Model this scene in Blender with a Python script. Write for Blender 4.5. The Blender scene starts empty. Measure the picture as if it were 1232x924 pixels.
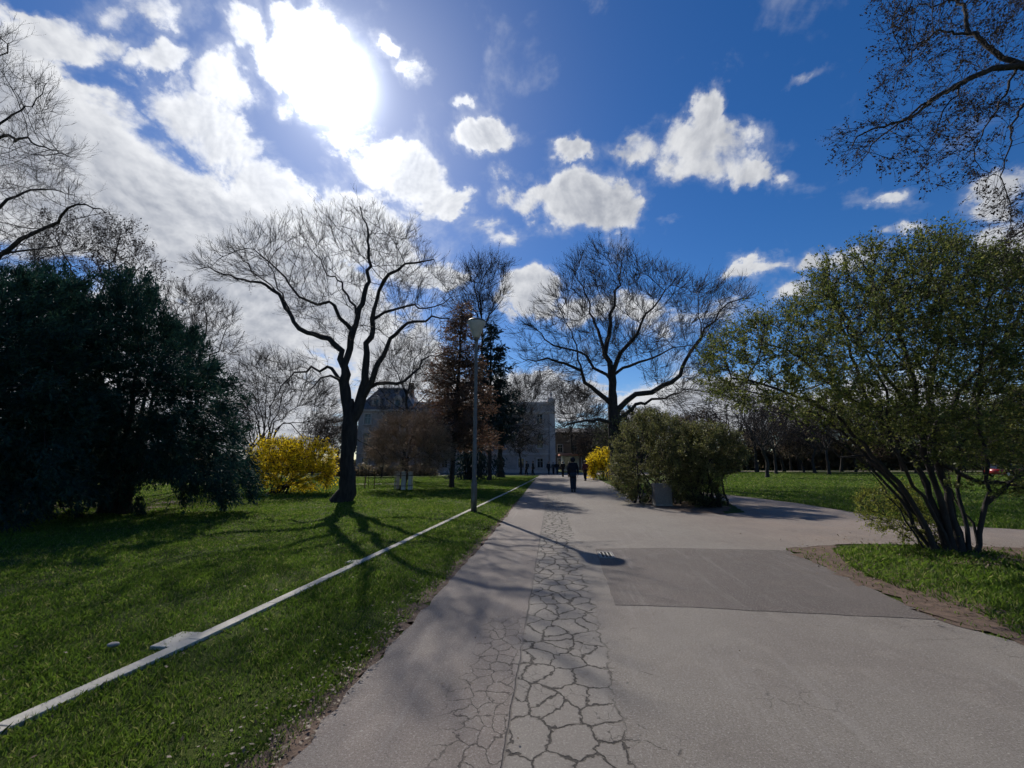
import bpy, bmesh, math, random
import numpy as np
from mathutils import Vector, Matrix
random.seed(7); RNG = np.random.default_rng(7)
R = math.radians
scene = bpy.context.scene
col = scene.collection

# ------------------------------------------------------------------ camera
F, H = 520.0, 1.6
PITCH = math.atan(95 / F)
def ray(px, py):
    a = (px - 616) / F; b = (462 - py) / F
    return Vector((a, math.cos(PITCH) - b * math.sin(PITCH), math.sin(PITCH) + b * math.cos(PITCH)))
def G(px, py, z=0.0):
    d = ray(px, py); t = (z - H) / d.z
    return Vector((d.x * t, d.y * t, z))
def P(px, py, Y):
    d = ray(px, py); t = Y / d.y
    return Vector((d.x * t, Y, H + d.z * t))
def base_at(px, Y):
    return Vector(((px - 616) / F * Y * (math.cos(PITCH) + math.sin(PITCH) * 95 / F), Y, 0))
cam_d = bpy.data.cameras.new('camera'); cam = bpy.data.objects.new('camera', cam_d); col.objects.link(cam)
cam.location = (0, 0, H); cam.rotation_euler = (R(90) + PITCH, 0, 0)
cam_d.sensor_width = 36; cam_d.lens = 36 * F / 1232; cam_d.clip_end = 3000; cam_d.clip_start = 0.05
scene.camera = cam
TH = math.atan2(ray(665, 557).x, ray(665, 557).y)     # heading of the path
def UV(u, v, z=0.0):                                    # along / across the path
    return Vector((u * math.sin(TH) + v * math.cos(TH), u * math.cos(TH) - v * math.sin(TH), z))

# ------------------------------------------------------------------ node helpers
class NT:
    def __init__(s, tree): s.t = tree; s.n = tree.nodes; s.l = tree.links
    def node(s, typ, **kw):
        n = s.n.new(typ)
        for k, v in kw.items(): setattr(n, k, v)
        return n
    def put(s, sock, v):
        if isinstance(v, bpy.types.NodeSocket): s.l.new(v, sock)
        elif v is not None:
            if isinstance(v, (tuple, list)) and len(v) == 3 and sock.type == 'RGBA': v = (*v, 1)
            sock.default_value = v
    def m(s, op, a, b=None, c=None, clamp=False):
        n = s.node('ShaderNodeMath', operation=op, use_clamp=clamp)
        s.put(n.inputs[0], a)
        if b is not None: s.put(n.inputs[1], b)
        if c is not None: s.put(n.inputs[2], c)
        return n.outputs[0]
    def vm(s, op, a, b=None, scale=None):
        n = s.node('ShaderNodeVectorMath', operation=op)
        s.put(n.inputs[0], a)
        if b is not None: s.put(n.inputs[1], b)
        if scale is not None: s.put(n.inputs['Scale'], scale)
        return n.outputs['Value'] if op in ('DOT_PRODUCT', 'LENGTH', 'DISTANCE') else n.outputs[0]
    def mix(s, f, a, b, blend='MIX'):
        n = s.node('ShaderNodeMix', data_type='RGBA', blend_type=blend)
        s.put(n.inputs[0], f); s.put(n.inputs[6], a); s.put(n.inputs[7], b)
        return n.outputs[2]
    def ramp(s, v, lo, hi, a=0.0, b=1.0, smooth=True):
        n = s.node('ShaderNodeMapRange', interpolation_type='SMOOTHSTEP' if smooth else 'LINEAR')
        s.put(n.inputs[0], v)
        for i, x in enumerate((lo, hi, a, b)): s.put(n.inputs[i + 1], x)
        return n.outputs[0]
    def noise(s, vec, scale, detail=3, rough=.55, dist=0, dims='3D', out=0):
        n = s.node('ShaderNodeTexNoise', noise_dimensions=dims)
        if vec is not None: s.put(n.inputs['Vector'], vec)
        s.put(n.inputs['Scale'], scale); s.put(n.inputs['Detail'], detail); s.put(n.inputs['Roughness'], rough); s.put(n.inputs['Distortion'], dist)
        return n.outputs[out]
def new_mat(name):
    m = bpy.data.materials.new(name); m.use_nodes = True
    t = NT(m.node_tree); b = m.node_tree.nodes['Principled BSDF']
    return m, t, b
def mat(name, c1, c2=None, rough=.8, scale=4, bump=0, bscale=40, metal=0, stretch=(1, 1, 1), spec=.3, detail=4):
    m, t, b = new_mat(name)
    tc = t.node('ShaderNodeTexCoord').outputs['Object']
    mp = t.node('ShaderNodeMapping'); t.put(mp.inputs[0], tc); mp.inputs['Scale'].default_value = stretch
    v = mp.outputs[0]
    if c2 is None: c2 = tuple(x * .75 for x in c1)
    f = t.ramp(t.noise(v, scale, detail, .65), .32, .68)
    t.put(b.inputs['Base Color'], t.mix(f, c1, c2))
    b.inputs['Roughness'].default_value = rough; b.inputs['Metallic'].default_value = metal
    b.inputs['Specular IOR Level'].default_value = spec
    if bump:
        bn = t.node('ShaderNodeBump'); bn.inputs['Strength'].default_value = bump; bn.inputs['Distance'].default_value = .02
        t.put(bn.inputs['Height'], t.noise(v, bscale, 4, .7)); t.put(b.inputs['Normal'], bn.outputs[0])
    return m
def leaf_mat(name, c1, c2, trans=.35, rough=.55, scale=.7, c3=None):
    """double sided leaf: diffuse + light let through; colour varies per clump and per leaf island"""
    m, t, b = new_mat(name)
    geo = t.node('ShaderNodeNewGeometry')
    tc = t.node('ShaderNodeTexCoord').outputs['Object']
    f = t.m('ADD', t.m('MULTIPLY', geo.outputs['Random Per Island'], .6), t.m('MULTIPLY', t.noise(tc, scale, 2), .6))
    c = t.mix(t.ramp(f, .25, .85), c1, c2)
    if c3: c = t.mix(t.m('GREATER_THAN', geo.outputs['Random Per Island'], .86), c, c3)
    t.put(b.inputs['Base Color'], c); b.inputs['Roughness'].default_value = rough
    b.inputs['Specular IOR Level'].default_value = .25
    tr = t.node('ShaderNodeBsdfTranslucent'); t.put(tr.inputs[0], c)
    mx = t.node('ShaderNodeMixShader'); mx.inputs[0].default_value = trans
    t.l.new(b.outputs[0], mx.inputs[1]); t.l.new(tr.outputs[0], mx.inputs[2])
    t.l.new(mx.outputs[0], t.n['Material Output'].inputs[0])
    return m

# ------------------------------------------------------------------ object helpers
def tag(o, label=None, cat=None, group=None, kind=None):
    if label: o['label'] = label
    if cat: o['category'] = cat
    if group: o['group'] = group
    if kind: o['kind'] = kind
    return o
def empty(name, loc, label, cat, group=None, rz=0):
    o = bpy.data.objects.new(name, None); col.objects.link(o); o.location = loc; o.rotation_euler = (0, 0, rz)
    o.empty_display_size = .2
    return tag(o, label, cat, group)
def link_mesh(name, me, m, parent=None, smooth=False):
    o = bpy.data.objects.new(name, me); col.objects.link(o)
    if m is not None: me.materials.append(m)
    if smooth: me.polygons.foreach_set('use_smooth', [True] * len(me.polygons))
    if parent: o.parent = parent
    return o
def np_mesh(name, V, faces_list):
    """V (n,3); faces_list: list of int arrays (m,k)"""
    me = bpy.data.meshes.new(name)
    V = np.ascontiguousarray(V, dtype=np.float32)
    me.vertices.add(len(V)); me.vertices.foreach_set('co', V.ravel())
    li = np.concatenate([f.ravel() for f in faces_list]).astype(np.int32)
    tot = np.concatenate([np.full(len(f), f.shape[1]) for f in faces_list]).astype(np.int32)
    st = np.concatenate([[0], np.cumsum(tot)[:-1]]).astype(np.int32)
    me.loops.add(len(li)); me.loops.foreach_set('vertex_index', li)
    me.polygons.add(len(tot)); me.polygons.foreach_set('loop_start', st); me.polygons.foreach_set('loop_total', tot)
    me.update(calc_edges=True); me.validate()
    return me
class MB:
    def __init__(s): s.bm = bmesh.new()
    def box(s, x0, x1, y0, y1, z0, z1, bev=0, rot=None):
        r = bmesh.ops.create_cube(s.bm, size=1)
        M = Matrix.Translation(((x0+x1)/2, (y0+y1)/2, (z0+z1)/2)) @ Matrix.Diagonal((abs(x1-x0), abs(y1-y0), abs(z1-z0), 1))
        if rot is not None: M = rot @ M
        bmesh.ops.transform(s.bm, matrix=M, verts=r['verts'])
        if bev:
            es = {e for v in r['verts'] for e in v.link_edges}
            bmesh.ops.bevel(s.bm, geom=list(es), offset=bev, segments=2, affect='EDGES', profile=.5)
        return s
    def lathe(s, prof, seg=20, c=(0, 0, 0), cap=True):
        rings = []
        for r, z in prof:
            rings.append([s.bm.verts.new((c[0] + r*math.cos(2*math.pi*i/seg), c[1] + r*math.sin(2*math.pi*i/seg), c[2] + z)) for i in range(seg)])
        for a, b in zip(rings, rings[1:]):
            for i in range(seg): s.bm.faces.new((a[i], a[(i+1) % seg], b[(i+1) % seg], b[i]))
        if cap: s.bm.faces.new(rings[0][::-1]); s.bm.faces.new(rings[-1])
        return s
    def prism(s, pts, axis, a0, a1):
        """pts 2D outline extruded on axis 'x' (pts=y,z) or 'y' (pts=x,z) or 'z'"""
        def mk(p, a): return {'x': (a, p[0], p[1]), 'y': (p[0], a, p[1]), 'z': (p[0], p[1], a)}[axis]
        A = [s.bm.verts.new(mk(p, a0)) for p in pts]; B = [s.bm.verts.new(mk(p, a1)) for p in pts]
        n = len(pts)
        for i in range(n): s.bm.faces.new((A[i], A[(i+1) % n], B[(i+1) % n], B[i]))
        s.bm.faces.new(A[::-1]); s.bm.faces.new(B)
        return s
    def tube(s, pts, r, seg=8):
        pts = [Vector(p) for p in pts]
        rs = r if isinstance(r, (list, tuple)) else [r]*len(pts)
        rings = []
        for i, p in enumerate(pts):
            t = (pts[min(i+1, len(pts)-1)] - pts[max(i-1, 0)]).normalized()
            n = t.cross(Vector((.3, .9, .31))).normalized(); b = t.cross(n)
            rings.append([s.bm.verts.new(p + rs[i]*(n*math.cos(2*math.pi*k/seg) + b*math.sin(2*math.pi*k/seg))) for k in range(seg)])
        for a, b in zip(rings, rings[1:]):
            for i in range(seg): s.bm.faces.new((a[i], a[(i+1) % seg], b[(i+1) % seg], b[i]))
        s.bm.faces.new(rings[0][::-1]); s.bm.faces.new(rings[-1])
        return s
    def build(s, name, m, parent=None, smooth=False):
        bmesh.ops.recalc_face_normals(s.bm, faces=s.bm.faces[:])
        me = bpy.data.meshes.new(name); s.bm.to_mesh(me); s.bm.free()
        return link_mesh(name, me, m, parent, smooth)
def sheet(name, pts, z, m, kind='structure', sub=0, thick=0):
    bm = bmesh.new()
    vs = [bm.verts.new((p[0], p[1], z)) for p in pts]
    f = bm.faces.new(vs)
    if f.normal.z < 0: f.normal_flip()
    if thick:
        r = bmesh.ops.extrude_face_region(bm, geom=[f]); 
        for v in [g for g in r['geom'] if isinstance(g, bmesh.types.BMVert)]: v.co.z -= thick
        bmesh.ops.recalc_face_normals(bm, faces=bm.faces[:])
    bmesh.ops.triangulate(bm, faces=bm.faces[:])
    me = bpy.data.meshes.new(name); bm.to_mesh(me); bm.free()
    o = link_mesh(name, me, m)
    if kind: o['kind'] = kind
    return o
def rough_edge(pts, amp=.04, step=.25, closed=True, seed=1):
    rg = random.Random(seed); out = []
    n = len(pts)
    for i in range(n if closed else n-1):
        a = Vector(pts[i][:2]); b = Vector(pts[(i+1) % n][:2]); L = (b-a).length
        k = max(1, min(80, int(L/step)))
        for j in range(k):
            q = a.lerp(b, j/k)
            if j: q += Vector((rg.gauss(0, amp), rg.gauss(0, amp)))
            out.append(q)
    return out
def in_poly(X, Y, poly):
    ins = np.zeros(len(X), bool); n = len(poly)
    for i in range(n):
        x0, y0 = poly[i][0], poly[i][1]; x1, y1 = poly[(i+1) % n][0], poly[(i+1) % n][1]
        if y0 == y1: continue
        c = ((y0 > Y) != (y1 > Y)) & (X < (x1-x0)*(Y-y0)/(y1-y0)+x0)
        ins ^= c
    return ins

# ------------------------------------------------------------------ tree engine
def resample(pts, step):
    pts = [np.array(p, float) for p in pts]
    # catmull-rom
    out = [pts[0]]
    for i in range(len(pts)-1):
        p0 = pts[max(i-1, 0)]; p1 = pts[i]; p2 = pts[i+1]; p3 = pts[min(i+2, len(pts)-1)]
        k = max(1, int(np.linalg.norm(p2-p1)/step))
        for j in range(1, k+1):
            t = j/k
            out.append(.5*((2*p1)+(-p0+p2)*t+(2*p0-5*p1+4*p2-p3)*t*t+(-p0+3*p1-3*p2+p3)*t**3))
    return out
class Tree:
    def __init__(s, seed=0): s.pos = []; s.par = []; s.rmin = []; s.rg = np.random.default_rng(seed)
    def limb(s, pts, r0, r1, step=.35, wob=.03, root=False):
        q = resample(pts, step)
        if root or not s.pos: last = -1
        else:
            A = np.array(s.pos); last = int(np.argmin(((A-q[0])**2).sum(1))); q = q[1:] if len(q) > 1 else q
        n = len(q)
        for i, p in enumerate(q):
            if i and i < n-1: p = p + s.rg.normal(0, wob, 3)
            s.pos.append(np.array(p)); s.par.append(last); last = len(s.pos)-1
            s.rmin.append(max(r1*.7, r0+(r1*.7-r0)*(i/max(1, n-1))**.9))
    def grow(s, attr, step, di, dk, iters=60, up=.1, jit=.15, maxn=9000):
        N0 = len(s.pos); pos = np.zeros((maxn+N0+4000, 3)); pos[:N0] = s.pos; par = list(s.par); n = N0
        near = np.full(len(attr), -1); dist = np.full(len(attr), 1e9)
        for a in range(0, N0, 200):
            D = np.sqrt(((attr[:, None]-pos[None, a:min(N0, a+200)])**2).sum(2)); j = D.argmin(1); d = D[np.arange(len(attr)), j]
            u = d < dist; dist[u] = d[u]; near[u] = j[u]+a
        alive = np.ones(len(attr), bool); last = {}
        for it in range(iters):
            alive &= dist > dk
            act = np.where(alive & (dist < di))[0]
            if not len(act) or n > maxn: break
            v = attr[act]-pos[near[act]]; v /= np.linalg.norm(v, axis=1)[:, None]+1e-9
            un, inv = np.unique(near[act], return_inverse=True)
            acc = np.zeros((len(un), 3)); np.add.at(acc, inv, v)
            acc /= np.linalg.norm(acc, axis=1)[:, None]+1e-9
            acc += s.rg.normal(0, jit, acc.shape); acc[:, 2] += up
            acc /= np.linalg.norm(acc, axis=1)[:, None]+1e-9
            new = []; 
            for k, nd in enumerate(un):
                d = acc[k]; c = last.get(int(nd), [])
                if len(c) >= 3 or any(np.dot(d, e) > .93 for e in c): continue
                last[int(nd)] = c+[d]
                pos[n] = pos[nd]+d*step*s.rg.uniform(.75, 1.2); par.append(int(nd)); new.append(n); n += 1
            if not new: break
            D = np.sqrt(((attr[:, None]-pos[None, new])**2).sum(2)); j = D.argmin(1); d = D[np.arange(len(attr)), j]
            u = d < dist; dist[u] = d[u]; near[u] = np.array(new)[j[u]]
        s.pos = [pos[i] for i in range(n)]; s.par = par; s.rmin += [0]*(n-N0); s.n0 = N0
    def radii(s, tip=.008, e=2.05):
        n = len(s.pos); acc = np.zeros(n); r = np.zeros(n)
        for i in range(n-1, -1, -1):
            r[i] = max(acc[i]**(1/e) if acc[i] > 0 else tip, 0)
            lim = s.rmin[i]
            if lim > 0: r[i] = max(lim, min(r[i], lim*1.35))
            if s.par[i] >= 0: acc[s.par[i]] += r[i]**e*.97
        s.r = r
    def paths(s):
        n = len(s.pos); ch = [[] for _ in range(n)]; out = []
        for i, p in enumerate(s.par):
            if p >= 0: ch[p].append(i)
        stack = [(i, None) for i in range(n) if s.par[i] < 0]
        while stack:
            i, pre = stack.pop(); path = [] if pre is None else [pre]; rr = [] if pre is None else [min(s.r[pre], s.r[i]*1.25)]
            while True:
                path.append(i); rr.append(s.r[i])
                c = sorted(ch[i], key=lambda k: -s.r[k])
                if not c: break
                for k in c[1:]: stack.append((k, i))
                i = c[0]
            if len(path) > 1: out.append((np.array([s.pos[k] for k in path]), np.array(rr)))
        return out
    def tips(s, rmax):
        """nodes thinner than rmax with their directions"""
        idx = [i for i in range(len(s.pos)) if s.r[i] < rmax and s.par[i] >= 0]
        A = np.array([s.pos[i] for i in idx]); B = np.array([s.pos[s.par[i]] for i in idx])
        d = A-B; d /= np.linalg.norm(d, axis=1)[:, None]+1e-9
        return A, d
def tube_paths(paths, flare=None, thin_end=True):
    V = []; Q = []; off = 0
    for pts, rr in paths:
        k = 12 if rr[0] > .2 else 8 if rr[0] > .07 else 5 if rr[0] > .025 else 3
        t = np.gradient(pts, axis=0); t /= np.linalg.norm(t, axis=1)[:, None]+1e-9
        m = pts[-1]-pts[0]; ax = np.eye(3)[int(np.argmin(np.abs(m)))]
        n = ax-t*(t @ ax)[:, None]; n /= np.linalg.norm(n, axis=1)[:, None]+1e-9
        b = np.cross(t, n); a = np.arange(k)*2*np.pi/k
        rv = rr.copy()
        if thin_end: rv[-1] *= .5
        ring = pts[:, None]+rv[:, None, None]*(n[:, None]*np.cos(a)[None, :, None]+b[:, None]*np.sin(a)[None, :, None])
        if rr[0] > .15:   # knobbly bark outline
            ring += (RNG.normal(0, .05, ring.shape[:2])*rv[:, None])[..., None]*(ring-pts[:, None])/(rv[:, None, None]+1e-6)
        V.append(ring.reshape(-1, 3)); K = len(pts)
        i = np.arange(K-1)[:, None]*k+np.arange(k)[None]; j = np.arange(K-1)[:, None]*k+(np.arange(k)[None]+1) % k
        Q.append(np.stack([i, j, j+k, i+k], -1).reshape(-1, 4)+off); off += K*k
    return np.concatenate(V), np.concatenate(Q)
def twigs(A, d, n, L, r, rg, up=.25, spread=.9, segs=3):
    """n short three-sided curved twigs starting on random nodes; returns V,Q and tip data"""
    i = rg.integers(0, len(A), n); p = A[i].copy(); w = rg.normal(0, 1, (n, 3)); w -= d[i]*(w*d[i]).sum(1)[:, None]
    w /= np.linalg.norm(w, axis=1)[:, None]+1e-9
    v = d[i]+w*rg.uniform(.2, 1.3, (n, 1))*spread; v /= np.linalg.norm(v, axis=1)[:, None]
    l = L*rg.uniform(.4, 1.2, n); P_ = [p]; 
    for k in range(segs):
        v = v+np.array([0, 0, up])+rg.normal(0, .12, (n, 3)); v /= np.linalg.norm(v, axis=1)[:, None]
        p = p+v*(l/segs)[:, None]; P_.append(p)
    Pt = np.stack(P_, 1); K = segs+1
    t = np.gradient(Pt, axis=1); t /= np.linalg.norm(t, axis=2)[..., None]+1e-9
    nn = np.cross(t, rg.normal(0, 1, (n, 1, 3))); nn /= np.linalg.norm(nn, axis=2)[..., None]+1e-9; bb = np.cross(t, nn)
    a = np.arange(3)*2*np.pi/3; rad = (r*np.linspace(1, .4, K))[None, :, None, None]*rg.uniform(.7, 1.2, (n, 1, 1, 1))
    ring = Pt[:, :, None]+rad*(nn[:, :, None]*np.cos(a)[None, None, :, None]+bb[:, :, None]*np.sin(a)[None, None, :, None])
    V = ring.reshape(-1, 3); base = (np.arange(n)*K*3)[:, None, None]
    ii = np.arange(K-1)[None, :, None]*3+np.arange(3)[None, None]; jj = np.arange(K-1)[None, :, None]*3+((np.arange(3)+1) % 3)[None, None]
    Q = np.stack([base+ii, base+jj, base+jj+3, base+ii+3], -1).reshape(-1, 4)
    return V, Q, Pt, t
def leaves(C, size, rg, aspect=.45, dirs=None, sizevar=.5, flat=0.0):
    """rhombus leaves centred at C"""
    n = len(C); a = rg.normal(0, 1, (n, 3)) if dirs is None else dirs+rg.normal(0, .35, (n, 3))
    a /= np.linalg.norm(a, axis=1)[:, None]+1e-9
    ref = rg.normal(0, 1, (n, 3))
    if flat: ref = ref*(1-flat)+np.array([0, 0, 1])*flat; 
    b = np.cross(a, ref); b /= np.linalg.norm(b, axis=1)[:, None]+1e-9
    s = (size*rg.uniform(1-sizevar, 1+sizevar, n))[:, None]
    V = np.stack([C-a*s*.5, C+b*s*aspect*.5-a*s*.05, C+a*s*.5, C-b*s*aspect*.5-a*s*.05], 1).reshape(-1, 3)
    Q = np.arange(n*4).reshape(-1, 4)
    return V, Q
def merge(parts):
    V = []; Q = []; o = 0
    for v, q in parts: V.append(v); Q.append(q+o); o += len(v)
    return np.concatenate(V), np.concatenate(Q)
def crown_pts(poly, Y, n, depth, rg, zmin=.3, gap=.55, gs=None):
    """points filling a crown: outline polygon at distance Y with a rounded depth"""
    poly = np.array(poly, float); x0, y0 = poly.min(0); x1, y1 = poly.max(0); out = []
    cx, cy = (x0+x1)/2, (y0+y1)/2
    while len(out) < n:
        X = rg.uniform(x0, x1, n*2); Yp = rg.uniform(y0, y1, n*2); k = in_poly(X, Yp, poly)
        X = X[k]; Yp = Yp[k]
        q = np.clip(1-((X-cx)/(x1-x0)*2)**2*.8-((Yp-cy)/(y1-y0)*2)**2*.35, .08, 1)**.5
        dy = rg.uniform(-1, 1, len(X))*q*depth
        for a, b, c in zip(X, Yp, dy):
            p = P(a, b, Y+c)
            q_ = 2.6/(gs or max(1.2, depth*.75)); o_ = Y*1.7
            ns = math.sin(p.x*q_+o_)+math.sin(p.y*q_*1.1+2*math.sin(p.x*q_*.7))+math.sin(p.z*q_*1.3+o_+1.5*math.sin(p.y*q_*.9))
            if p.z > zmin and rg.uniform() > gap*(.5-ns*.75): out.append(p)
    return np.array([tuple(p) for p in out[:n]])
def tree_objects(T, name, loc, label, cat, bark, group=None, twig=None, split=.07, extra=(), leaf=None, twigmat=None):
    """emit Empty > trunk, branches(+twigs), foliage.  all mesh data made relative to loc"""
    root = empty(name, loc, label, cat, group); L = np.array(loc)
    pa = T.paths(); big = [(p-L, r) for p, r in pa if r[0] >= split]; sm = [(p-L, r) for p, r in pa if r[0] < split]
    for p, rr in big: rr *= 1+.27*np.exp(-np.clip(p[:, 2], 0, 9)/(rr[0]*.8+.05))
    if big: V, Q = tube_paths(big); link_mesh('trunk', np_mesh('trunk', V, [Q]), bark, root, True)
    pr = []
    if sm: pr.append(tube_paths(sm))
    for v, q in extra: pr.append((v-L, q))
    if pr:
        V, Q = merge(pr); link_mesh('branches', np_mesh('branches', V, [Q]), twigmat or bark, root, True)
    if leaf:
        (v, q), m, nm = leaf; link_mesh(nm, np_mesh(nm, v-L, [q]), m, root)
    return root
def copy_tree(o, loc, rz=0, sc=1, label=None, group=None):
    c = o.copy(); col.objects.link(c); c.location = loc; c.rotation_euler = (0, 0, rz); c.scale = (sc,)*3 if not isinstance(sc, tuple) else sc
    if label: c['label'] = label
    if group: c['group'] = group
    for ch in list(o.children):
        k = ch.copy(); col.objects.link(k); k.parent = c
        for g in ch.children: gg = g.copy(); col.objects.link(gg); gg.parent = k
    return c
# ------------------------------------------------------------------ materials
M = {}
M['bark'] = mat('dark_bark', (.045, .038, .036), (.02, .018, .018), .9, 9, .8, 30, stretch=(1, 1, .25))
M['bark_light'] = mat('grey_brown_bark', (.12, .10, .085), (.055, .047, .042), .9, 8, .6, 30, stretch=(1, 1, .25))
M['twig'] = mat('twig_bark', (.026, .021, .021), (.015, .013, .014), .85, 5)
M['twig_brown'] = mat('brown_twig_bark', (.30, .21, .14), (.18, .13, .09), .85, 3)
M['bud'] = leaf_mat('opening_buds', (.06, .044, .036), (.035, .027, .024), .15, .95)
M['bud_green'] = leaf_mat('fresh_small_leaves', (.085, .11, .035), (.05, .065, .025), .4)
M['olive'] = leaf_mat('olive_spring_leaves', (.085, .105, .032), (.045, .06, .022), .38, c3=(.13, .13, .05))
M['olive_fresh'] = leaf_mat('fresh_olive_leaves', (.14, .165, .036), (.062, .085, .023), .5, c3=(.22, .225, .06))
M['olive2'] = leaf_mat('dusty_green_leaves', (.20, .20, .07), (.10, .115, .04), .45, c3=(.16, .14, .07))
M['yew'] = leaf_mat('dark_evergreen_needles', (.022, .062, .048), (.010, .033, .028), .22, .8, c3=(.035, .075, .045))
M['spruce'] = leaf_mat('blue_green_needles', (.022, .045, .04), (.012, .026, .026), .15)
M['spruce_brown'] = leaf_mat('browning_needles', (.20, .11, .075), (.10, .07, .05), .35)
M['forsythia'] = leaf_mat('yellow_blossom', (.92, .72, .02), (.85, .58, .015), .6, c3=(.95, .82, .08))
M['yellowgreen'] = leaf_mat('yellow_green_leaves', (.26, .27, .045), (.14, .17, .035), .55)
M['hedge'] = leaf_mat('distant_scrub', (.20, .145, .105), (.085, .085, .05), .5, scale=.12)

# grass soil sheet
m, t, b = new_mat('lawn_soil'); tc = t.node('ShaderNodeTexCoord').outputs['Object']
n1 = t.noise(tc, .35, 4, .6); n2 = t.noise(tc, 9, 5, .7); n3 = t.noise(tc, 60, 3, .7)
g = t.mix(t.ramp(n1, .35, .65), (.07, .10, .018), (.10, .125, .025))
g = t.mix(t.ramp(n2, .35, .7), g, (.035, .06, .012))
g = t.mix(t.m('MULTIPLY', t.ramp(n2, .56, .72), .5), g, (.075, .06, .035))
g = t.mix(t.m('MULTIPLY', t.ramp(n3, .5, .75), .4), g, (.02, .035, .008))
t.put(b.inputs['Base Color'], g); b.inputs['Roughness'].default_value = .95; b.inputs['Specular IOR Level'].default_value = .1
bn = t.node('ShaderNodeBump'); bn.inputs['Strength'].default_value = .9; bn.inputs['Distance'].default_value = .05
t.put(bn.inputs['Height'], t.m('ADD', n2, n3)); t.put(b.inputs['Normal'], bn.outputs[0]); M['lawn'] = m
M['blade'] = leaf_mat('grass_blades_green', (.135, .21, .026), (.065, .125, .017), .52, .65, .45, c3=(.22, .24, .08))
M['soil'] = mat('bare_soil', (.14, .095, .07), (.075, .052, .038), .95, 6, .7, 35)
M['litter'] = leaf_mat('dry_leaves', (.13, .085, .05), (.07, .05, .03), .2, c3=(.18, .14, .09))
M['kerb'] = mat('pale_concrete_edging', (.46, .44, .38), (.34, .325, .28), .85, 3, .3, 60)
M['concrete'] = mat('grey_concrete', (.30, .29, .27), (.2, .195, .185), .9, 5, .4, 50)
M['concrete_pale'] = mat('exposed_aggregate_concrete', (.27, .245, .22), (.15, .135, .125), .9, 60, .6, 90)
M['pole'] = mat('grey_painted_steel', (.13, .135, .14), (.09, .095, .1), .5, 3, .05, 30, .3)
M['lampglass'] = mat('opal_lamp_shade', (.42, .43, .41), (.34, .34, .33), .4, 5)
M['iron'] = mat('cast_iron', (.03, .03, .032), (.05, .047, .045), .55, 20, .2, 60, .7)
M['shaft_shade'] = mat('drain_painted_shade', (.006, .006, .006), None, .9)  # near-black colour stands in for the shade inside the drain
M['plaster'] = mat('weathered_grey_stucco', (.37, .30, .28), (.27, .22, .21), .9, .7, .2, 20)
M['trim'] = mat('stone_trim', (.46, .38, .355), (.36, .30, .285), .9, 1.2, .2, 20)
M['slate'] = mat('slate_roof', (.13, .12, .13), (.09, .085, .09), .7, 2, .3, 12)
M['brick'] = mat('brown_plaster', (.17, .125, .10), (.12, .09, .075), .9, .8)
M['window'] = mat('dark_window_glass', (.02, .024, .03), None, .08, 2, spec=.6)
M['frame'] = mat('window_frame_paint', (.38, .37, .35), None, .6)
M['salmon'] = mat('salmon_awning', (.72, .33, .24), (.6, .27, .2), .8, 3)
M['white'] = mat('white_paint', (.7, .68, .64), (.58, .56, .53), .7, 3)
M['plank'] = mat('pale_board', (.62, .62, .6), (.48, .48, .47), .8, 3, .2, 30, stretch=(4, 4, .4))
M['wood'] = mat('stake_wood', (.22, .16, .1), (.14, .1, .065), .85, 8, .3, 40)

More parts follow.
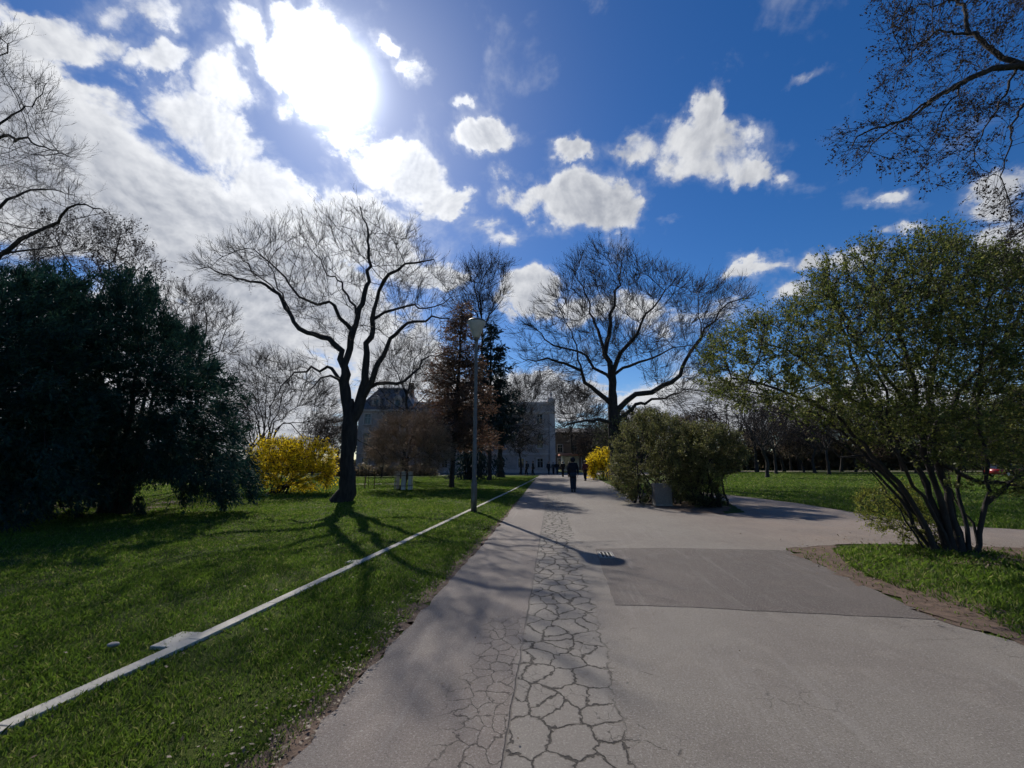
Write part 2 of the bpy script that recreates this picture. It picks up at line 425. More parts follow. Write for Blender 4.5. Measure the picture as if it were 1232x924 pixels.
# asphalt with seams and cracks
def asphalt(name, c_left, c_right, cracks=True, sandy=True, wet=1.0):
    m, t, b = new_mat(name); tc = t.node('ShaderNodeTexCoord').outputs['Object']
    sp = t.node('ShaderNodeSeparateXYZ'); t.put(sp.inputs[0], tc)
    ct, st = math.cos(TH), math.sin(TH)
    v = t.m('SUBTRACT', t.m('MULTIPLY', sp.outputs[0], ct), t.m('MULTIPLY', sp.outputs[1], st))
    u = t.m('ADD', t.m('MULTIPLY', sp.outputs[0], st), t.m('MULTIPLY', sp.outputs[1], ct))
    cb = t.node('ShaderNodeCombineXYZ'); t.put(cb.inputs[0], v); t.put(cb.inputs[1], u); vu = cb.outputs[0]
    big = t.noise(vu, .55, 4, .6); mid = t.noise(vu, 3.2, 5, .65); fine = t.noise(vu, 85, 5, .85)
    blot = t.noise(vu, 14, 4, .7)
    c = t.mix(t.ramp(v, -.33, -.27), c_left, c_right)
    if sandy:
        f = t.m('MULTIPLY', t.ramp(t.m('ADD', v, t.m('MULTIPLY', big, 3)), 4.0, 7.5), t.ramp(u, 7.5, 10.5))
        c = t.mix(f, c, (.235, .185, .15))
    c = t.mix(t.m('MULTIPLY', t.ramp(big, .38, .62), .5), c, tuple(x*.72 for x in c_left))
    c = t.mix(t.m('MULTIPLY', t.ramp(mid, .48, .66), .42), c, tuple(x*1.3 for x in c_right))
    c = t.mix(t.m('MULTIPLY', t.ramp(blot, .56, .72), .45), c, tuple(x*.5 for x in c_left))
    c = t.mix(t.ramp(fine, .46, .58, 0, .6), c, tuple(x*.42 for x in c_left))
    c = t.mix(t.ramp(t.noise(vu, 60, 4, .8), .545, .61, 0, .55), c, (.36, .34, .31))
    ms = t.node('ShaderNodeMapping'); t.put(ms.inputs[0], vu); ms.inputs['Scale'].default_value = (5, .3, 1)
    c = t.mix(t.ramp(t.noise(ms.outputs[0], 1.4, 5, .7), .52, .70, 0, .22), c, (.27, .255, .235))
    c = t.mix(t.ramp(t.noise(vu, 1.15, 6, .75, 1.2), .56, .68, 0, .32), c, tuple(x*.55 for x in c_left))
    # small dark spots (gum, tar)
    vs = t.node('ShaderNodeTexVoronoi'); t.put(vs.inputs['Vector'], vu); vs.inputs['Scale'].default_value = 2.6
    spot = t.m('LESS_THAN', vs.outputs['Distance'], t.ramp(blot, .42, .7, 0, .07, False))
    c = t.mix(t.m('MULTIPLY', spot, .6), c, (.05, .045, .045))
    hgt = t.m('MULTIPLY', fine, .25)
    if cracks:
        wv = t.vm('ADD', vu, t.vm('SCALE', t.vm('SUBTRACT', t.noise(vu, 4.5, 3, .5, out=1), (.5, .5, .5)), scale=.17))
        wv2 = t.vm('ADD', wv, t.vm('SCALE', t.vm('SUBTRACT', t.noise(vu, 22, 3, .6, out=1), (.5, .5, .5)), scale=.075))
        def crack(scale, w0, w1, sy=.8):
            mp = t.node('ShaderNodeMapping'); t.put(mp.inputs[0], wv2); mp.inputs['Scale'].default_value = (1, sy, 1)
            vo = t.node('ShaderNodeTexVoronoi', feature='DISTANCE_TO_EDGE', voronoi_dimensions='2D'); t.put(vo.inputs['Vector'], mp.outputs[0])
            vo.inputs['Scale'].default_value = scale; vo.inputs['Randomness'].default_value = .95
            w = t.m('MULTIPLY', t.ramp(t.noise(vu, 3.6, 4, .7), .3, .7, w0, w1, False), t.ramp(u, 4.5, 12, 1, 2.2, False))
            return t.ramp(vo.outputs[0], t.m('MULTIPLY', w, .45), w, 1, 0)
        vn = t.m('ADD', v, t.m('MULTIPLY', t.m('SUBTRACT', t.noise(vu, 1.7, 4, .6), .5), .38))
        band = t.m('MULTIPLY', t.ramp(v, -.31, -.27), t.ramp(vn, .36, .48, 1, 0)); band = t.m('MULTIPLY', band, t.ramp(u, 14, 30, 1, .35))
        un = t.m('ADD', u, t.m('MULTIPLY', t.m('SUBTRACT', t.noise(vu, 2.2, 3), .5), 1.2))
        bandl = t.m('MULTIPLY', t.ramp(vn, -.78, -.62), t.ramp(v, -.30, -.26, 1, 0)); bandl = t.m('MULTIPLY', bandl, t.ramp(un, 4.6, 5.1, 1, 0))
        bandr = t.m('MULTIPLY', t.ramp(vn, .36, .4), t.ramp(vn, .55, .85, 1, 0)); bandr = t.m('MULTIPLY', bandr, t.ramp(t.noise(vu, 3, 2), .55, .6))
        k1 = t.m('MULTIPLY', crack(4.9, .026, .062), band)
        k2 = t.m('MULTIPLY', t.m('MULTIPLY', crack(8.2, .014, .05), bandl), .75)
        k3 = t.m('MULTIPLY', t.m('MULTIPLY', crack(3.0, .008, .03, 2.2), bandr), .7)
        k4 = t.m('MULTIPLY', t.m('MULTIPLY', crack(9, .01, .03), band), t.ramp(t.noise(vu, 1.9, 3), .5, .6, 0, .55))
        k5 = t.m('MULTIPLY', t.m('MULTIPLY', crack(5.5, .006, .02), t.ramp(vn, -.55, -.45)), t.m('MULTIPLY', t.ramp(t.noise(vu, .9, 3), .58, .66), .35))
        seam = t.ramp(t.m('ABSOLUTE', t.m('ADD', t.m('ADD', v, .295), t.m('MULTIPLY', t.m('SUBTRACT', t.noise(vu, 3, 2), .5), .05))), .003, .010, .5, 0)
        seam = t.m('MULTIPLY', seam, t.ramp(t.noise(vu, 1.3, 3), .35, .5, .35, 1))
        wob = t.m('MULTIPLY', t.m('SUBTRACT', t.noise(vu, 2, 3), .5), .05)
        cross = t.m('MULTIPLY', t.ramp(t.m('ABSOLUTE', t.m('ADD', t.m('SUBTRACT', u, 8.35), wob)), .01, .03, .6, 0), t.ramp(v, -.3, -.28, 1, 0))
        c = t.mix(t.m('MULTIPLY', band, .28), c, (.25, .235, .21))
        k = t.m('MAXIMUM', t.m('MAXIMUM', t.m('MAXIMUM', k1, k2), t.m('MAXIMUM', k3, k4)), t.m('MAXIMUM', t.m('MAXIMUM', seam, cross), k5), clamp=True)
        c = t.mix(t.m('MULTIPLY', k, .88), c, (.026, .022, .02))
        # dusty rims beside the cracks
        rim = t.m('MULTIPLY', t.m('MULTIPLY', crack(4.9, .06, .15), band), .22); c = t.mix(t.m('MULTIPLY', rim, t.m('SUBTRACT', 1, k)), c, (.11, .095, .08))
        hgt = t.m('SUBTRACT', hgt, t.m('MULTIPLY', k, .9))
    t.put(b.inputs['Base Color'], c); t.put(b.inputs['Roughness'], t.ramp(mid, .3, .7, .72, .9)); b.inputs['Specular IOR Level'].default_value = .25
    bn = t.node('ShaderNodeBump'); bn.inputs['Strength'].default_value = 1; bn.inputs['Distance'].default_value = .02
    t.put(bn.inputs['Height'], hgt); t.put(b.inputs['Normal'], bn.outputs[0])
    return m
M['asphalt'] = asphalt('old_asphalt', (.195, .166, .147), (.198, .18, .156))
M['patch'] = asphalt('asphalt_repair', (.112, .094, .085), (.115, .098, .088), False, False)
M['track'] = mat('gravel_path', (.25, .215, .18), (.18, .15, .125), .95, 3, .5, 60)

# ------------------------------------------------------------------ ground, path
sheet('ground', [(-400, -40), (500, -40), (500, 700), (-400, 700)], 0, M['lawn'])
eL = [UV(-6, -1.42), UV(2.5, -1.45), UV(4.4, -1.45), UV(8.5, -1.4), UV(13.9, -1.42), UV(25, -1.55), UV(38, -1.7), UV(60, -1.8)]
wpts = [G(716, 575), G(745, 589), G(770, 600), G(790, 609), G(830, 615), G(866, 619), G(897, 617), G(880, 607), G(856, 599), G(842, 592.5)]
side_top = [G(900, 598.5), G(960, 606), G(1010, 614), G(1060, 623), G(1130, 632), G(1232, 638), G(1400, 645)]
side_bot = [G(1400, 672), G(1232, 662), G(1100, 656), G(1030, 655), G(985, 657), G(945, 662)]
isl_low = [G(1000, 686), G(1060, 714), G(1130, 746), G(1232, 776), G(1400, 830), UV(2.2, 8), UV(-6, 8)]
path_poly = [p for p in eL] + [UV(60, 6)] + [G(705, 571)] + wpts + side_top + side_bot + isl_low
# ragged only on the left edge and island
path_poly = [tuple(q) for q in rough_edge(path_poly, .02, .18, True, 3)]
sheet('path', path_poly, .012, M['asphalt'])
patch_pts = [G(716, 661), G(800, 660), G(945, 663), G(1000, 687), G(1060, 715), G(1128, 747), G(1040, 743), G(940, 738), G(830, 732), G(740, 729.5)]
sheet('asphalt_patch', rough_edge(patch_pts, .006, .15, True, 5), .016, M['patch'])
# bare soil strips
soil_isl = [G(945, 661), G(985, 658.5), G(1010, 664), G(1040, 690), G(1075, 700), G(1120, 716), G(1180, 735), G(1260, 762), G(1260, 790), G(1232, 779), G(1130, 748), G(1060, 716), G(1000, 688)]
sc_ = sum(soil_isl, Vector())/len(soil_isl)
sheet('bare_soil', [sc_+(p-sc_)*1.12+Vector((.25, .2, 0)) for p in soil_isl], .009, M['soil'])
sheet('bare_soil', rough_edge(soil_isl, .06, .1, True, 9), .018, M['soil'])
soil2 = [G(740, 587), G(765, 590), G(795, 597), G(840, 603), G(880, 611), G(868, 620), G(830, 617), G(790, 611), G(768, 601)]
sheet('bare_soil', rough_edge(soil2, .07, .3, True, 11), .020, M['soil'])
soil3 = [UV(u, v) for u, v in ((-1, -1.40), (3, -1.42), (6, -1.42), (12, -1.38), (20, -1.45))] + [UV(u, v) for u, v in ((20, -1.52), (12, -1.56), (6, -1.62), (3, -1.66), (-1, -1.68))]
sheet('bare_soil', rough_edge(soil3, .06, .08, True, 12), .006, M['soil'])
# soil under the yews and leaning shrub
sheet('bare_soil', rough_edge([G(-60, 628), G(60, 618), G(200, 614), G(290, 603), G(180, 600), G(0, 605), G(-150, 610)], .2, .6, True, 13), .007, M['soil'])
sheet('bare_soil', rough_edge([G(1085, 664), G(1140, 658.5), G(1240, 661), G(1330, 680), G(1240, 684), G(1150, 680)], .08, .3, True, 14), .022, M['soil'])
# pale walks beyond the lawns
sheet('far_walk', [(-90, 30), (-8.5, 33.5), (-8.5, 34.9), (-90, 33)], .008, M['track'])
sheet('far_walk', [G(842, 567.3), (150, 84), (150, 90), (30, 90)], .008, M['track'])
sheet('forecourt', [(-14, 60.2), (30, 60.2), (34, 74), (-14, 74)], .0135, M['asphalt'])
# concrete edging in the lawn
line = [(-.5, -3.42), (2.66, -3.36), (3.99, -3.27), (7.14, -3.14), (14.42, -2.86), (25, -2.45), (41.2, -1.96), (50, -1.8)]
kb = MB()
for (u0, v0), (u1, v1) in zip(line, line[1:]):
    n = max(1, int((u1-u0)/1.0)) if u0 < 16 else max(1, int((u1-u0)/2.5))
    for i in range(n):
        a = UV(u0+(u1-u0)*i/n, v0+(v1-v0)*i/n); c = UV(u0+(u1-u0)*(i+1)/n, v0+(v1-v0)*(i+1)/n)
        L = (c-a).length; ang = math.atan2(c.y-a.y, c.x-a.x)
        rot = Matrix.Translation((a+c)/2) @ Matrix.Rotation(ang+random.gauss(0, .003), 4, 'Z')
        kb.box(-L/2+.003, L/2-.003, -.062, .062, -.03, .030+random.gauss(0, .002), .006, rot)
for (px, py, l, w) in ((216, 772.5, .34, .26), (424, 677, .2, .16)):
    a = G(px, py); rot = Matrix.Translation(a) @ Matrix.Rotation(math.pi/2-TH, 4, 'Z')
    kb.box(-l/2, l/2, -w/2, w/2, -.03, .027, .006, rot)
k = kb.build('kerb', M['kerb']); k['kind'] = 'structure'

# ------------------------------------------------------------------ grass blades
lawnL = [(-80, 1.0), (-1.4-.3, 1.0)] + [(p.x-.06, p.y) for p in eL[1:]] + [(-80, 60)]
island = side_bot[::-1][:0] + [G(1000, 661), G(1030, 657), G(1100, 658), G(1232, 664), G(1400, 674), G(1400, 815), G(1232, 768), G(1180, 742), G(1120, 722), G(1075, 706), G(1040, 694), G(1015, 676)]
bed = [G(716, 576), G(745, 587), G(768, 593), G(800, 597), G(850, 603), G(878, 607), G(856, 600), G(842, 593), G(820, 586), G(790, 578), G(760, 573)]
lawnR = [G(842, 591), G(900, 597.5), G(960, 605), G(1010, 613), G(1060, 622), G(1130, 631), G(1232, 637), G(1400, 644), (60, 14), (110, 80), (28, 80)]
def blades(poly, rho0, k, dmax, rg, h=.05, hvar=.5, excl=None, dmin=0):
    xs = [p[0] for p in poly]; ys = [p[1] for p in poly]; x0, x1, y0, y1 = min(xs), max(xs), min(ys), min(max(ys), dmax)
    out = []
    r = max(1.5, dmin)
    while r < dmax:
        r2 = r*1.25; rho = min(rho0, k/r**1.7)
        # annulus in front of the camera
        a0, a1 = math.atan2(x0, .1), math.atan2(x1, .1)
        ang = R(56); A = ang*(r2*r2-r*r); n = int(A*rho)
        rr = np.sqrt(rg.uniform(r*r, r2*r2, n)); th = rg.uniform(-ang, ang, n)
        X = rr*np.sin(th); Yv = rr*np.cos(th); kk = in_poly(X, Yv, poly)
        out.append(np.stack([X[kk], Yv[kk], rr[kk]], 1)); r = r2
    Q = np.concatenate(out)
    ct, st = math.cos(TH), math.sin(TH); v = Q[:, 0]*ct-Q[:, 1]*st; u = Q[:, 0]*st+Q[:, 1]*ct
    lv = np.interp(u, [a for a, _ in line], [b for _, b in line])
    keep = np.abs(v-lv) > .055+.012*rg.normal(size=len(v)).clip(-1, 3)
    if poly is lawnL:   # thin, worn grass near the asphalt
        edge = np.interp(u, [2.5, 8.5, 14, 38], [-1.45, -1.4, -1.42, -1.7]); d = edge-v
        keep &= rg.uniform(size=len(v)) < np.clip((d+.03)/.36, .06, 1)**.8
    # patchy density
    pat = np.sin(Q[:, 0]*2.1+1.3*np.sin(Q[:, 1]*1.7))*np.sin(Q[:, 1]*1.3+np.sin(Q[:, 0]*2.9)*1.1)+.5*np.sin(Q[:, 0]*7.3+2*np.sin(Q[:, 1]*5.1))*np.sin(Q[:, 1]*6.1)
    keep &= rg.uniform(size=len(v)) < np.clip(.78+.35*pat, .25, 1)
    Q = Q[keep]; pat = pat[keep]; n = len(Q); d = Q[:, 2]
    hh = h*rg.uniform(1-hvar, 1+hvar, n)*(1+.25*pat); w = .0022*np.maximum(1, d/2.6)
    az = rg.uniform(0, 2*np.pi, n); wd = np.stack([np.cos(az), np.sin(az), np.zeros(n)], 1)*w[:, None]
    lean = rg.normal(0, .55, (n, 2)); b = np.stack([Q[:, 0], Q[:, 1], np.zeros(n)], 1)
    mid = b+np.stack([lean[:, 0]*hh*.35, lean[:, 1]*hh*.35, hh*.6], 1); tip = b+np.stack([lean[:, 0]*hh, lean[:, 1]*hh, hh*.95], 1)
    V = np.stack([b-wd, b+wd, mid+wd*.8, tip, mid-wd*.8], 1).reshape(-1, 3)
    return V, np.arange(n*5).reshape(-1, 5)
V, Q = merge([blades(lawnL, 10500, 50000, 45, RNG, .038, .4), blades(island, 5000, 42000, 20, RNG, .07), blades(bed, 3000, 30000, 30, RNG, .09), blades([(p.x, p.y) for p in soil_isl], 900, 4500, 20, RNG, .05)])
go = link_mesh('lawn_grass', np_mesh('lawn_grass', V, [Q]), M['blade']); tag(go, 'short green lawn grass left of the path', 'grass', kind='stuff')
V, Q = blades(lawnR, 3000, 30000, 75, RNG, .06); go = link_mesh('lawn_grass', np_mesh('lawn_grass', V, [Q]), M['blade']); tag(go, 'sunlit lawn grass beyond the side path at right', 'grass', kind='stuff')
# leaf litter and white petals
def litter(n, fn, size, rg):
    C = np.array([fn() for _ in range(n)]); C[:, 2] = rg.uniform(.022, .045, len(C))
    return leaves(C, size, rg, .6, flat=.85, dirs=np.stack([rg.normal(size=len(C)), rg.normal(size=len(C)), rg.normal(0, .1, len(C))], 1))
def edge_pt():
    u = 1.8+random.expovariate(1/6); return tuple(UV(u, -1.42-abs(random.gauss(0, .28)), .03))
def lawn_pt():
    u = 2+random.expovariate(1/7); return tuple(UV(u, random.uniform(-9, -1.6), .03))
def isl_pt():
    a = G(1000, 680).lerp(G(1200, 760), random.random()); return (a.x+random.gauss(0.4, .4), a.y+random.gauss(.1, .25), .03)
def pathpt():
    u = 2+random.expovariate(1/6); return tuple(UV(u, random.uniform(-1.4, 4), .03))
def shrubpt():
    a = G(1140, 668); return (a.x+random.gauss(0, 1), a.y+random.gauss(0, .8), .03)
V, Q = merge([litter(1700, edge_pt, .024, RNG), litter(420, lawn_pt, .03, RNG), litter(700, isl_pt, .03, RNG), litter(110, pathpt, .02, RNG), litter(900, shrubpt, .045, RNG)])
tag(link_mesh('leaf_litter', np_mesh('leaf_litter', V, [Q]), M['litter']), 'dry fallen leaves scattered along the lawn edge', 'leaf litter', kind='stuff')
bm = bmesh.new(); bmesh.ops.create_icosphere(bm, subdivisions=3, radius=.038)
for v in bm.verts: v.co = Vector((v.co.x*1.3, v.co.y*.9, v.co.z*.5)) * (1+.12*math.sin(v.co.x*60)+.1*math.sin(v.co.y*75))
me = bpy.data.meshes.new('stone'); bm.to_mesh(me); bm.free()
o = link_mesh('stone', me, M['concrete'], smooth=True); o.location = G(134, 781)+Vector((0, 0, .035)); tag(o, 'small pale stone lying in the grass left of the white edging', 'stone')

# ------------------------------------------------------------------ lamp post
SUN_AZ, SUN_EL = R(-20.6), R(39.6)
lb = G(570, 615.5); lb.z = 0
lp = empty('street_lamp', lb, 'tall slender grey street lamp with conical shade beside the white lawn edging', 'street lamp')
MB().lathe([(.10, 0), (.10, .9), (.075, 1.0), (.062, 3.5), (.052, 6.0), (.05, 6.05)], 16).build('pole', M['pole'], lp, True)
hz = 6.02
sh = MB().lathe([(.06, 0), (.10, .02), (.13, .06), (.30, .50), (.335, .58), (.32, .60)], 28, (0, 0, hz)).build('lamp_shade', M['lampglass'], lp, True)
MB().lathe([(.345, .585), (.352, .6), (.30, .66), (.12, .70), (.01, .71)], 28, (0, 0, hz)).build('cap', M['pole'], sh, True)
MB().lathe([(.075, -.12), (.08, 0), (.085, .04)], 16, (0, 0, hz)).build('collar', M['pole'], lp, True)
MB().box(-.045, .045, -.108, -.095, .35, .75, .004).build('service_door', M['pole'], lp)

# ------------------------------------------------------------------ drain
dg = G(729, 669); dr = empty('storm_drain', (dg.x, dg.y, .0165), 'small square iron storm drain at the corner of the dark asphalt patch', 'drain', rz=-TH)
mb = MB(); s = .17; dr.scale = (.66, 1.25, 1)
mb.box(-s, s, -s-.03, -s+.005, 0, .012).box(-s, s, s-.005, s+.03, 0, .012).box(-s-.03, -s+.002, -s-.03, s+.03, 0, .0125).box(s-.002, s+.03, -s-.03, s+.03, 0, .0125)
mb.build('frame', M['concrete'], dr)
MB().box(-s, s, -s, s, .0, .009).build('shade_plate', M['shaft_shade'], dr)  # flat black plate; darkness below the bars is painted, no hollow is built
mb = MB()
for i in range(4): x = -s+.03+i*.0933; mb.box(x-.016, x+.016, -s+.006, s-.006, .0092, .0125, .001)
mb.build('grate', M['kerb'], dr)

# ------------------------------------------------------------------ people
M['coat_dark'] = mat('navy_coat', (.018, .02, .03), (.01, .012, .018), .85, 8)
M['coat_black'] = mat('black_coat', (.012, .012, .014), None, .85, 8)
M['coat_grey'] = mat('grey_jacket', (.06, .06, .065), None, .85, 8)
M['coat_maroon'] = mat('maroon_jacket', (.09, .02, .025), None, .85, 8)
M['denim'] = mat('dark_denim', (.03, .045, .065), (.018, .028, .045), .9, 20)
M['trousers'] = mat('black_trousers', (.014, .014, .016), None, .9, 20)
M['skin'] = mat('skin', (.48, .29, .21), None, .6, 8)
M['hair'] = mat('dark_hair', (.02, .014, .01), None, .6, 30)
M['shoe'] = mat('dark_shoes', (.02, .018, .017), None, .5)
def skin_mesh(name, verts, edges, radii, root, m, parent, sub=2):
    me = bpy.data.meshes.new(name); me.from_pydata(verts, edges, []); o = bpy.data.objects.new(name, me); col.objects.link(o)
    md = o.modifiers.new('skin', 'SKIN'); 
    for i, v in enumerate(me.skin_vertices[0].data):
        r = radii[i]; v.radius = r if isinstance(r, tuple) else (r, r); v.use_root = (i == root)
    sb = o.modifiers.new('sub', 'SUBSURF'); sb.levels = sub; sb.render_levels = sub
    dg_ = bpy.context.evaluated_depsgraph_get(); dg_.update(); ev = o.evaluated_get(dg_)
    nm = bpy.data.meshes.new_from_object(ev); bpy.data.objects.remove(o)
    return link_mesh(name, nm, m, parent, True)
def person(loc, rz, label, coat, legs, stride=.16, hgt=1.76, bag=False, hood=False, group=None, long_coat=.0):
    r = empty('person', loc, label, 'person', group, rz); k = hgt/1.76; r.scale = (k,)*3
    s = stride; sw = .10*s/.16   # faces +Y
    pel, che, nek, hed, top = (0, 0, .95), (0, .0, 1.32), (0, .0, 1.50), (0, .02, 1.60), (0, .02, 1.74)
    LA = [(-.19, 0, 1.42), (-.25, -.03-sw*.3, 1.15), (-.25, sw*.9, .90), (-.245, sw*1.1+.02, .81)]
    RA = [(.19, 0, 1.42), (.25, -.03+sw*.2, 1.15), (.25, -sw*.5, .90), (.245, -sw*.6, .81)]
    LL = [(-.08, 0, .90), (-.08, -s*.25+.05, .50), (-.07, -s, .09), (-.08, -s+.13, .035)]
    RL = [(.08, 0, .90), (.08, s*.75+.02, .49), (.07, s, .08), (.08, s+.16, .03)]
    V = [pel, che, nek, hed, top]+LA+RA+LL+RL
    E = [(0, 1), (1, 2), (2, 3), (3, 4), (1, 5), (5, 6), (6, 7), (7, 8), (1, 9), (9, 10), (10, 11), (11, 12), (0, 13), (13, 14), (14, 15), (15, 16), (0, 17), (17, 18), (18, 19), (19, 20)]
    Rr = [(.14, .10), (.15, .10), .055, (.08, .095), (.065, .08), .055, .045, .034, .025, .055, .045, .034, .025, .085, .058, .04, .035, .085, .058, .04, .035]
    body = skin_mesh('body', V, E, Rr, 0, M['skin'], r)
    # face and fingers on the same body mesh are far below a pixel; still give nose, ears and fingers
    bm = bmesh.new(); bm.from_mesh(body.data)
    for c, q in (((0, .125, 1.635), (.014, .02, .022)), ((-.083, .01, 1.63), (.012, .02, .03)), ((.083, .01, 1.63), (.012, .02, .03))):
        bmesh.ops.create_icosphere(bm, subdivisions=2, radius=1, matrix=Matrix.Translation(c) @ Matrix.Diagonal((*q, 1)))
    for A in (LA, RA):
        h = Vector(A[3]); sg = -1 if h.x < 0 else 1
        for f in range(4):
            bmesh.ops.create_icosphere(bm, subdivisions=1, radius=1, matrix=Matrix.Translation((h.x-sg*.008, h.y-.028+f*.019, h.z-.06+abs(f-1.4)*.006)) @ Matrix.Diagonal((.009, .009, .045, 1)))
        bmesh.ops.create_icosphere(bm, subdivisions=1, radius=1, matrix=Matrix.Translation((h.x-sg*.02, h.y+.035, h.z-.02)) @ Matrix.Diagonal((.011, .011, .035, 1)))
    bm.to_mesh(body.data); bm.free(); body.data.polygons.foreach_set('use_smooth', [True]*len(body.data.polygons))
    hem = .80-long_coat
    V = [(0, 0, 1.0), (0, 0, 1.34), (0, -.01, 1.47), (0, 0, hem)]+LA[:3]+RA[:3]
    E = [(0, 1), (1, 2), (0, 3), (1, 4), (4, 5), (5, 6), (1, 7), (7, 8), (8, 9)]
    skin_mesh('jacket', V, E, [(.19, .135), (.20, .145), (.115, .10), (.205, .155), .08, .068, .055, .085, .068, .055], 0, coat, r)
    V = [(0, 0, .93)]+LL[:3]+RL[:3]
    E = [(0, 1), (1, 2), (2, 3), (0, 4), (4, 5), (5, 6)]
    skin_mesh('trousers', V, E, [(.17, .125), .115, .095, .075, .115, .095, .075], 0, legs, r)
    for L_ in (LL, RL):
        a = Vector(L_[2]); MB().box(a.x-.045, a.x+.045, a.y-.07, a.y+.20, max(0.0, a.z-.085), a.z+.01, .02).build('shoe', M['shoe'], r, True)
    mb = MB(); bmesh.ops.create_icosphere(mb.bm, subdivisions=3, radius=1, matrix=Matrix.Translation((0, -.01, 1.645 if hood else 1.665)) @ Matrix.Diagonal((.13, .135, .145, 1) if hood else (.105, .118, .105, 1)))
    for v in list(mb.bm.verts):
        if v.co.y > .06 and v.co.z < 1.70: v.co.y = .06
    mb.build('hair', coat if hood else M['hair'], r, True)
    if bag: MB().box(-.14, .14, -.29, -.15, 1.0, 1.42, .05).build('backpack', M['coat_black'], r, True)
    return r
mp = G(690, 592); person((mp.x, mp.y, .012), -TH, 'person in a long dark coat and dark jeans walking away alone along the path', M['coat_dark'], M['denim'], hood=True, long_coat=.12, hgt=1.9, stride=.09)
def far_person(px, Y, *a, **k):
    q = base_at(px, Y); return person((q.x, q.y, .014), *a, **k)
grp = 'people walking at the far end of the path'
far_person(701, 40, .2, 'person in a maroon jacket walking just right of and beyond the nearer dark-coated walker', M['coat_maroon'], M['trousers'], hgt=1.8, stride=.12, group=grp)
far_person(682, 50, -.1, 'person in a grey jacket just left of and beyond the nearer dark-coated walker', M['coat_grey'], M['trousers'], hgt=1.7, group=grp)
far_person(675, 51, .1, 'person in a black coat walking left of the one in the grey jacket', M['coat_black'], M['trousers'], hgt=1.78, group=grp)
far_person(668.5, 62, math.pi, 'person with bare head in dark clothes, rightmost of the distant three before the facade corner', M['coat_black'], M['denim'], group=grp)
far_person(664, 62.5, math.pi, 'person in grey, middle of the distant three before the facade corner', M['coat_grey'], M['trousers'], hgt=1.68, group=grp)
far_person(658.5, 61, math.pi+.3, 'person in navy, leftmost of the distant three before the facade corner', M['coat_dark'], M['trousers'], group=grp)
far_person(640.5, 58, 1.3, 'person in a black coat near the building wall, right one of a pair', M['coat_black'], M['trousers'], hgt=1.85, group=grp)
far_person(633, 57, 1.5, 'person in a navy coat near the building wall, left one of a pair', M['coat_dark'], M['trousers'], hgt=1.85, bag=True, group=grp)

# ------------------------------------------------------------------ concrete bin
bb = G(797, 608.5); cb_ = empty('litter_bin', (bb.x, bb.y, .02), 'square pale concrete litter bin at the path edge before the green shrubs', 'litter bin', rz=-.12)
mb = MB(); w = .31; hh = .80
mb.box(-w, w, -w, -w+.05, .06, hh, .01).box(-w, w, w-.05, w, .06, hh, .01).box(-w, -w+.05, -w+.051, w-.051, .06, hh-.002, .0).box(w-.05, w, -w+.051, w-.051, .06, hh-.002, .0)
mb.build('casing', M['concrete_pale'], cb_)
MB().box(-w-.02, w+.02, -w-.02, w+.02, 0, .059, .01).build('plinth', M['concrete'], cb_)
MB().box(-w+.055, w-.055, -w+.055, w-.055, .06, hh-.06, .01).build('liner', M['iron'], cb_)
sg = base_at(801, 18.2); sgn = empty('signpost', (sg.x, sg.y, 0), 'short grey post with small metal plate standing behind the concrete bin', 'post')
MB().tube([(0, 0, 0), (0, 0, 1.72)], .03, 10).build('post', M['pole'], sgn, True)
MB().box(-.14, .14, -.045, -.032, 1.25, 1.70, .004).build('plate', M['concrete_pale'], sgn)

# ------------------------------------------------------------------ long classical building
YB = 72.0
def bx(px): return base_at(px, YB).x
X1 = bx(667); X0 = bx(497); zt = P(640, 484, YB).z
orig = Vector((X0, YB, 0))
bd = empty('building', orig, 'long grey classical building with flat roofline and corner finial where the path ends', 'building')
W = X1-X0; D = 16
def window(root, cx, z0, z1, w, y=0.0, ped=False, arch=False, open_hole=True):
    f = MB(); t_ = .09
    # surround proud of the wall
    f.box(cx-w/2-.18, cx-w/2, y-.10, y+.02, z0-.1, z1+.2).box(cx+w/2, cx+w/2+.18, y-.10, y+.02, z0-.1, z1+.2)
    f.box(cx-w/2-.001, cx+w/2+.001, y-.097, y+.02, z1, z1+.197).box(cx-w/2-.3, cx+w/2+.3, y-.2, y+.02, z0-.26, z0-.101)
    if ped: f.prism([(cx-w/2-.35, z1+.36), (cx+w/2+.35, z1+.36), (cx, z1+.85)], 'y', y-.22, y+.02); f.box(cx-w/2-.3, cx+w/2+.3, y-.16, y+.02, z1+.2, z1+.36)
    o = f.build('window', M['trim'], root)
    g = MB(); g.box(cx-w/2, cx+w/2, y+.14, y+.16, z0, z1); g.build('pane', M['window'], o)
    g = MB(); g.box(cx-.035, cx+.035, y+.10, y+.135, z0, z1).box(cx-w/2, cx-.036, y+.10, y+.135, z0+(z1-z0)*.64, z0+(z1-z0)*.68).box(cx+.036, cx+w/2, y+.10, y+.135, z0+(z1-z0)*.64, z0+(z1-z0)*.68)
    g.box(cx-w/2, cx-w/2+.06, y+.095, y+.13, z0, z1).box(cx+w/2-.06, cx+w/2, y+.095, y+.13, z0, z1); g.build('sash', M['frame'], o)
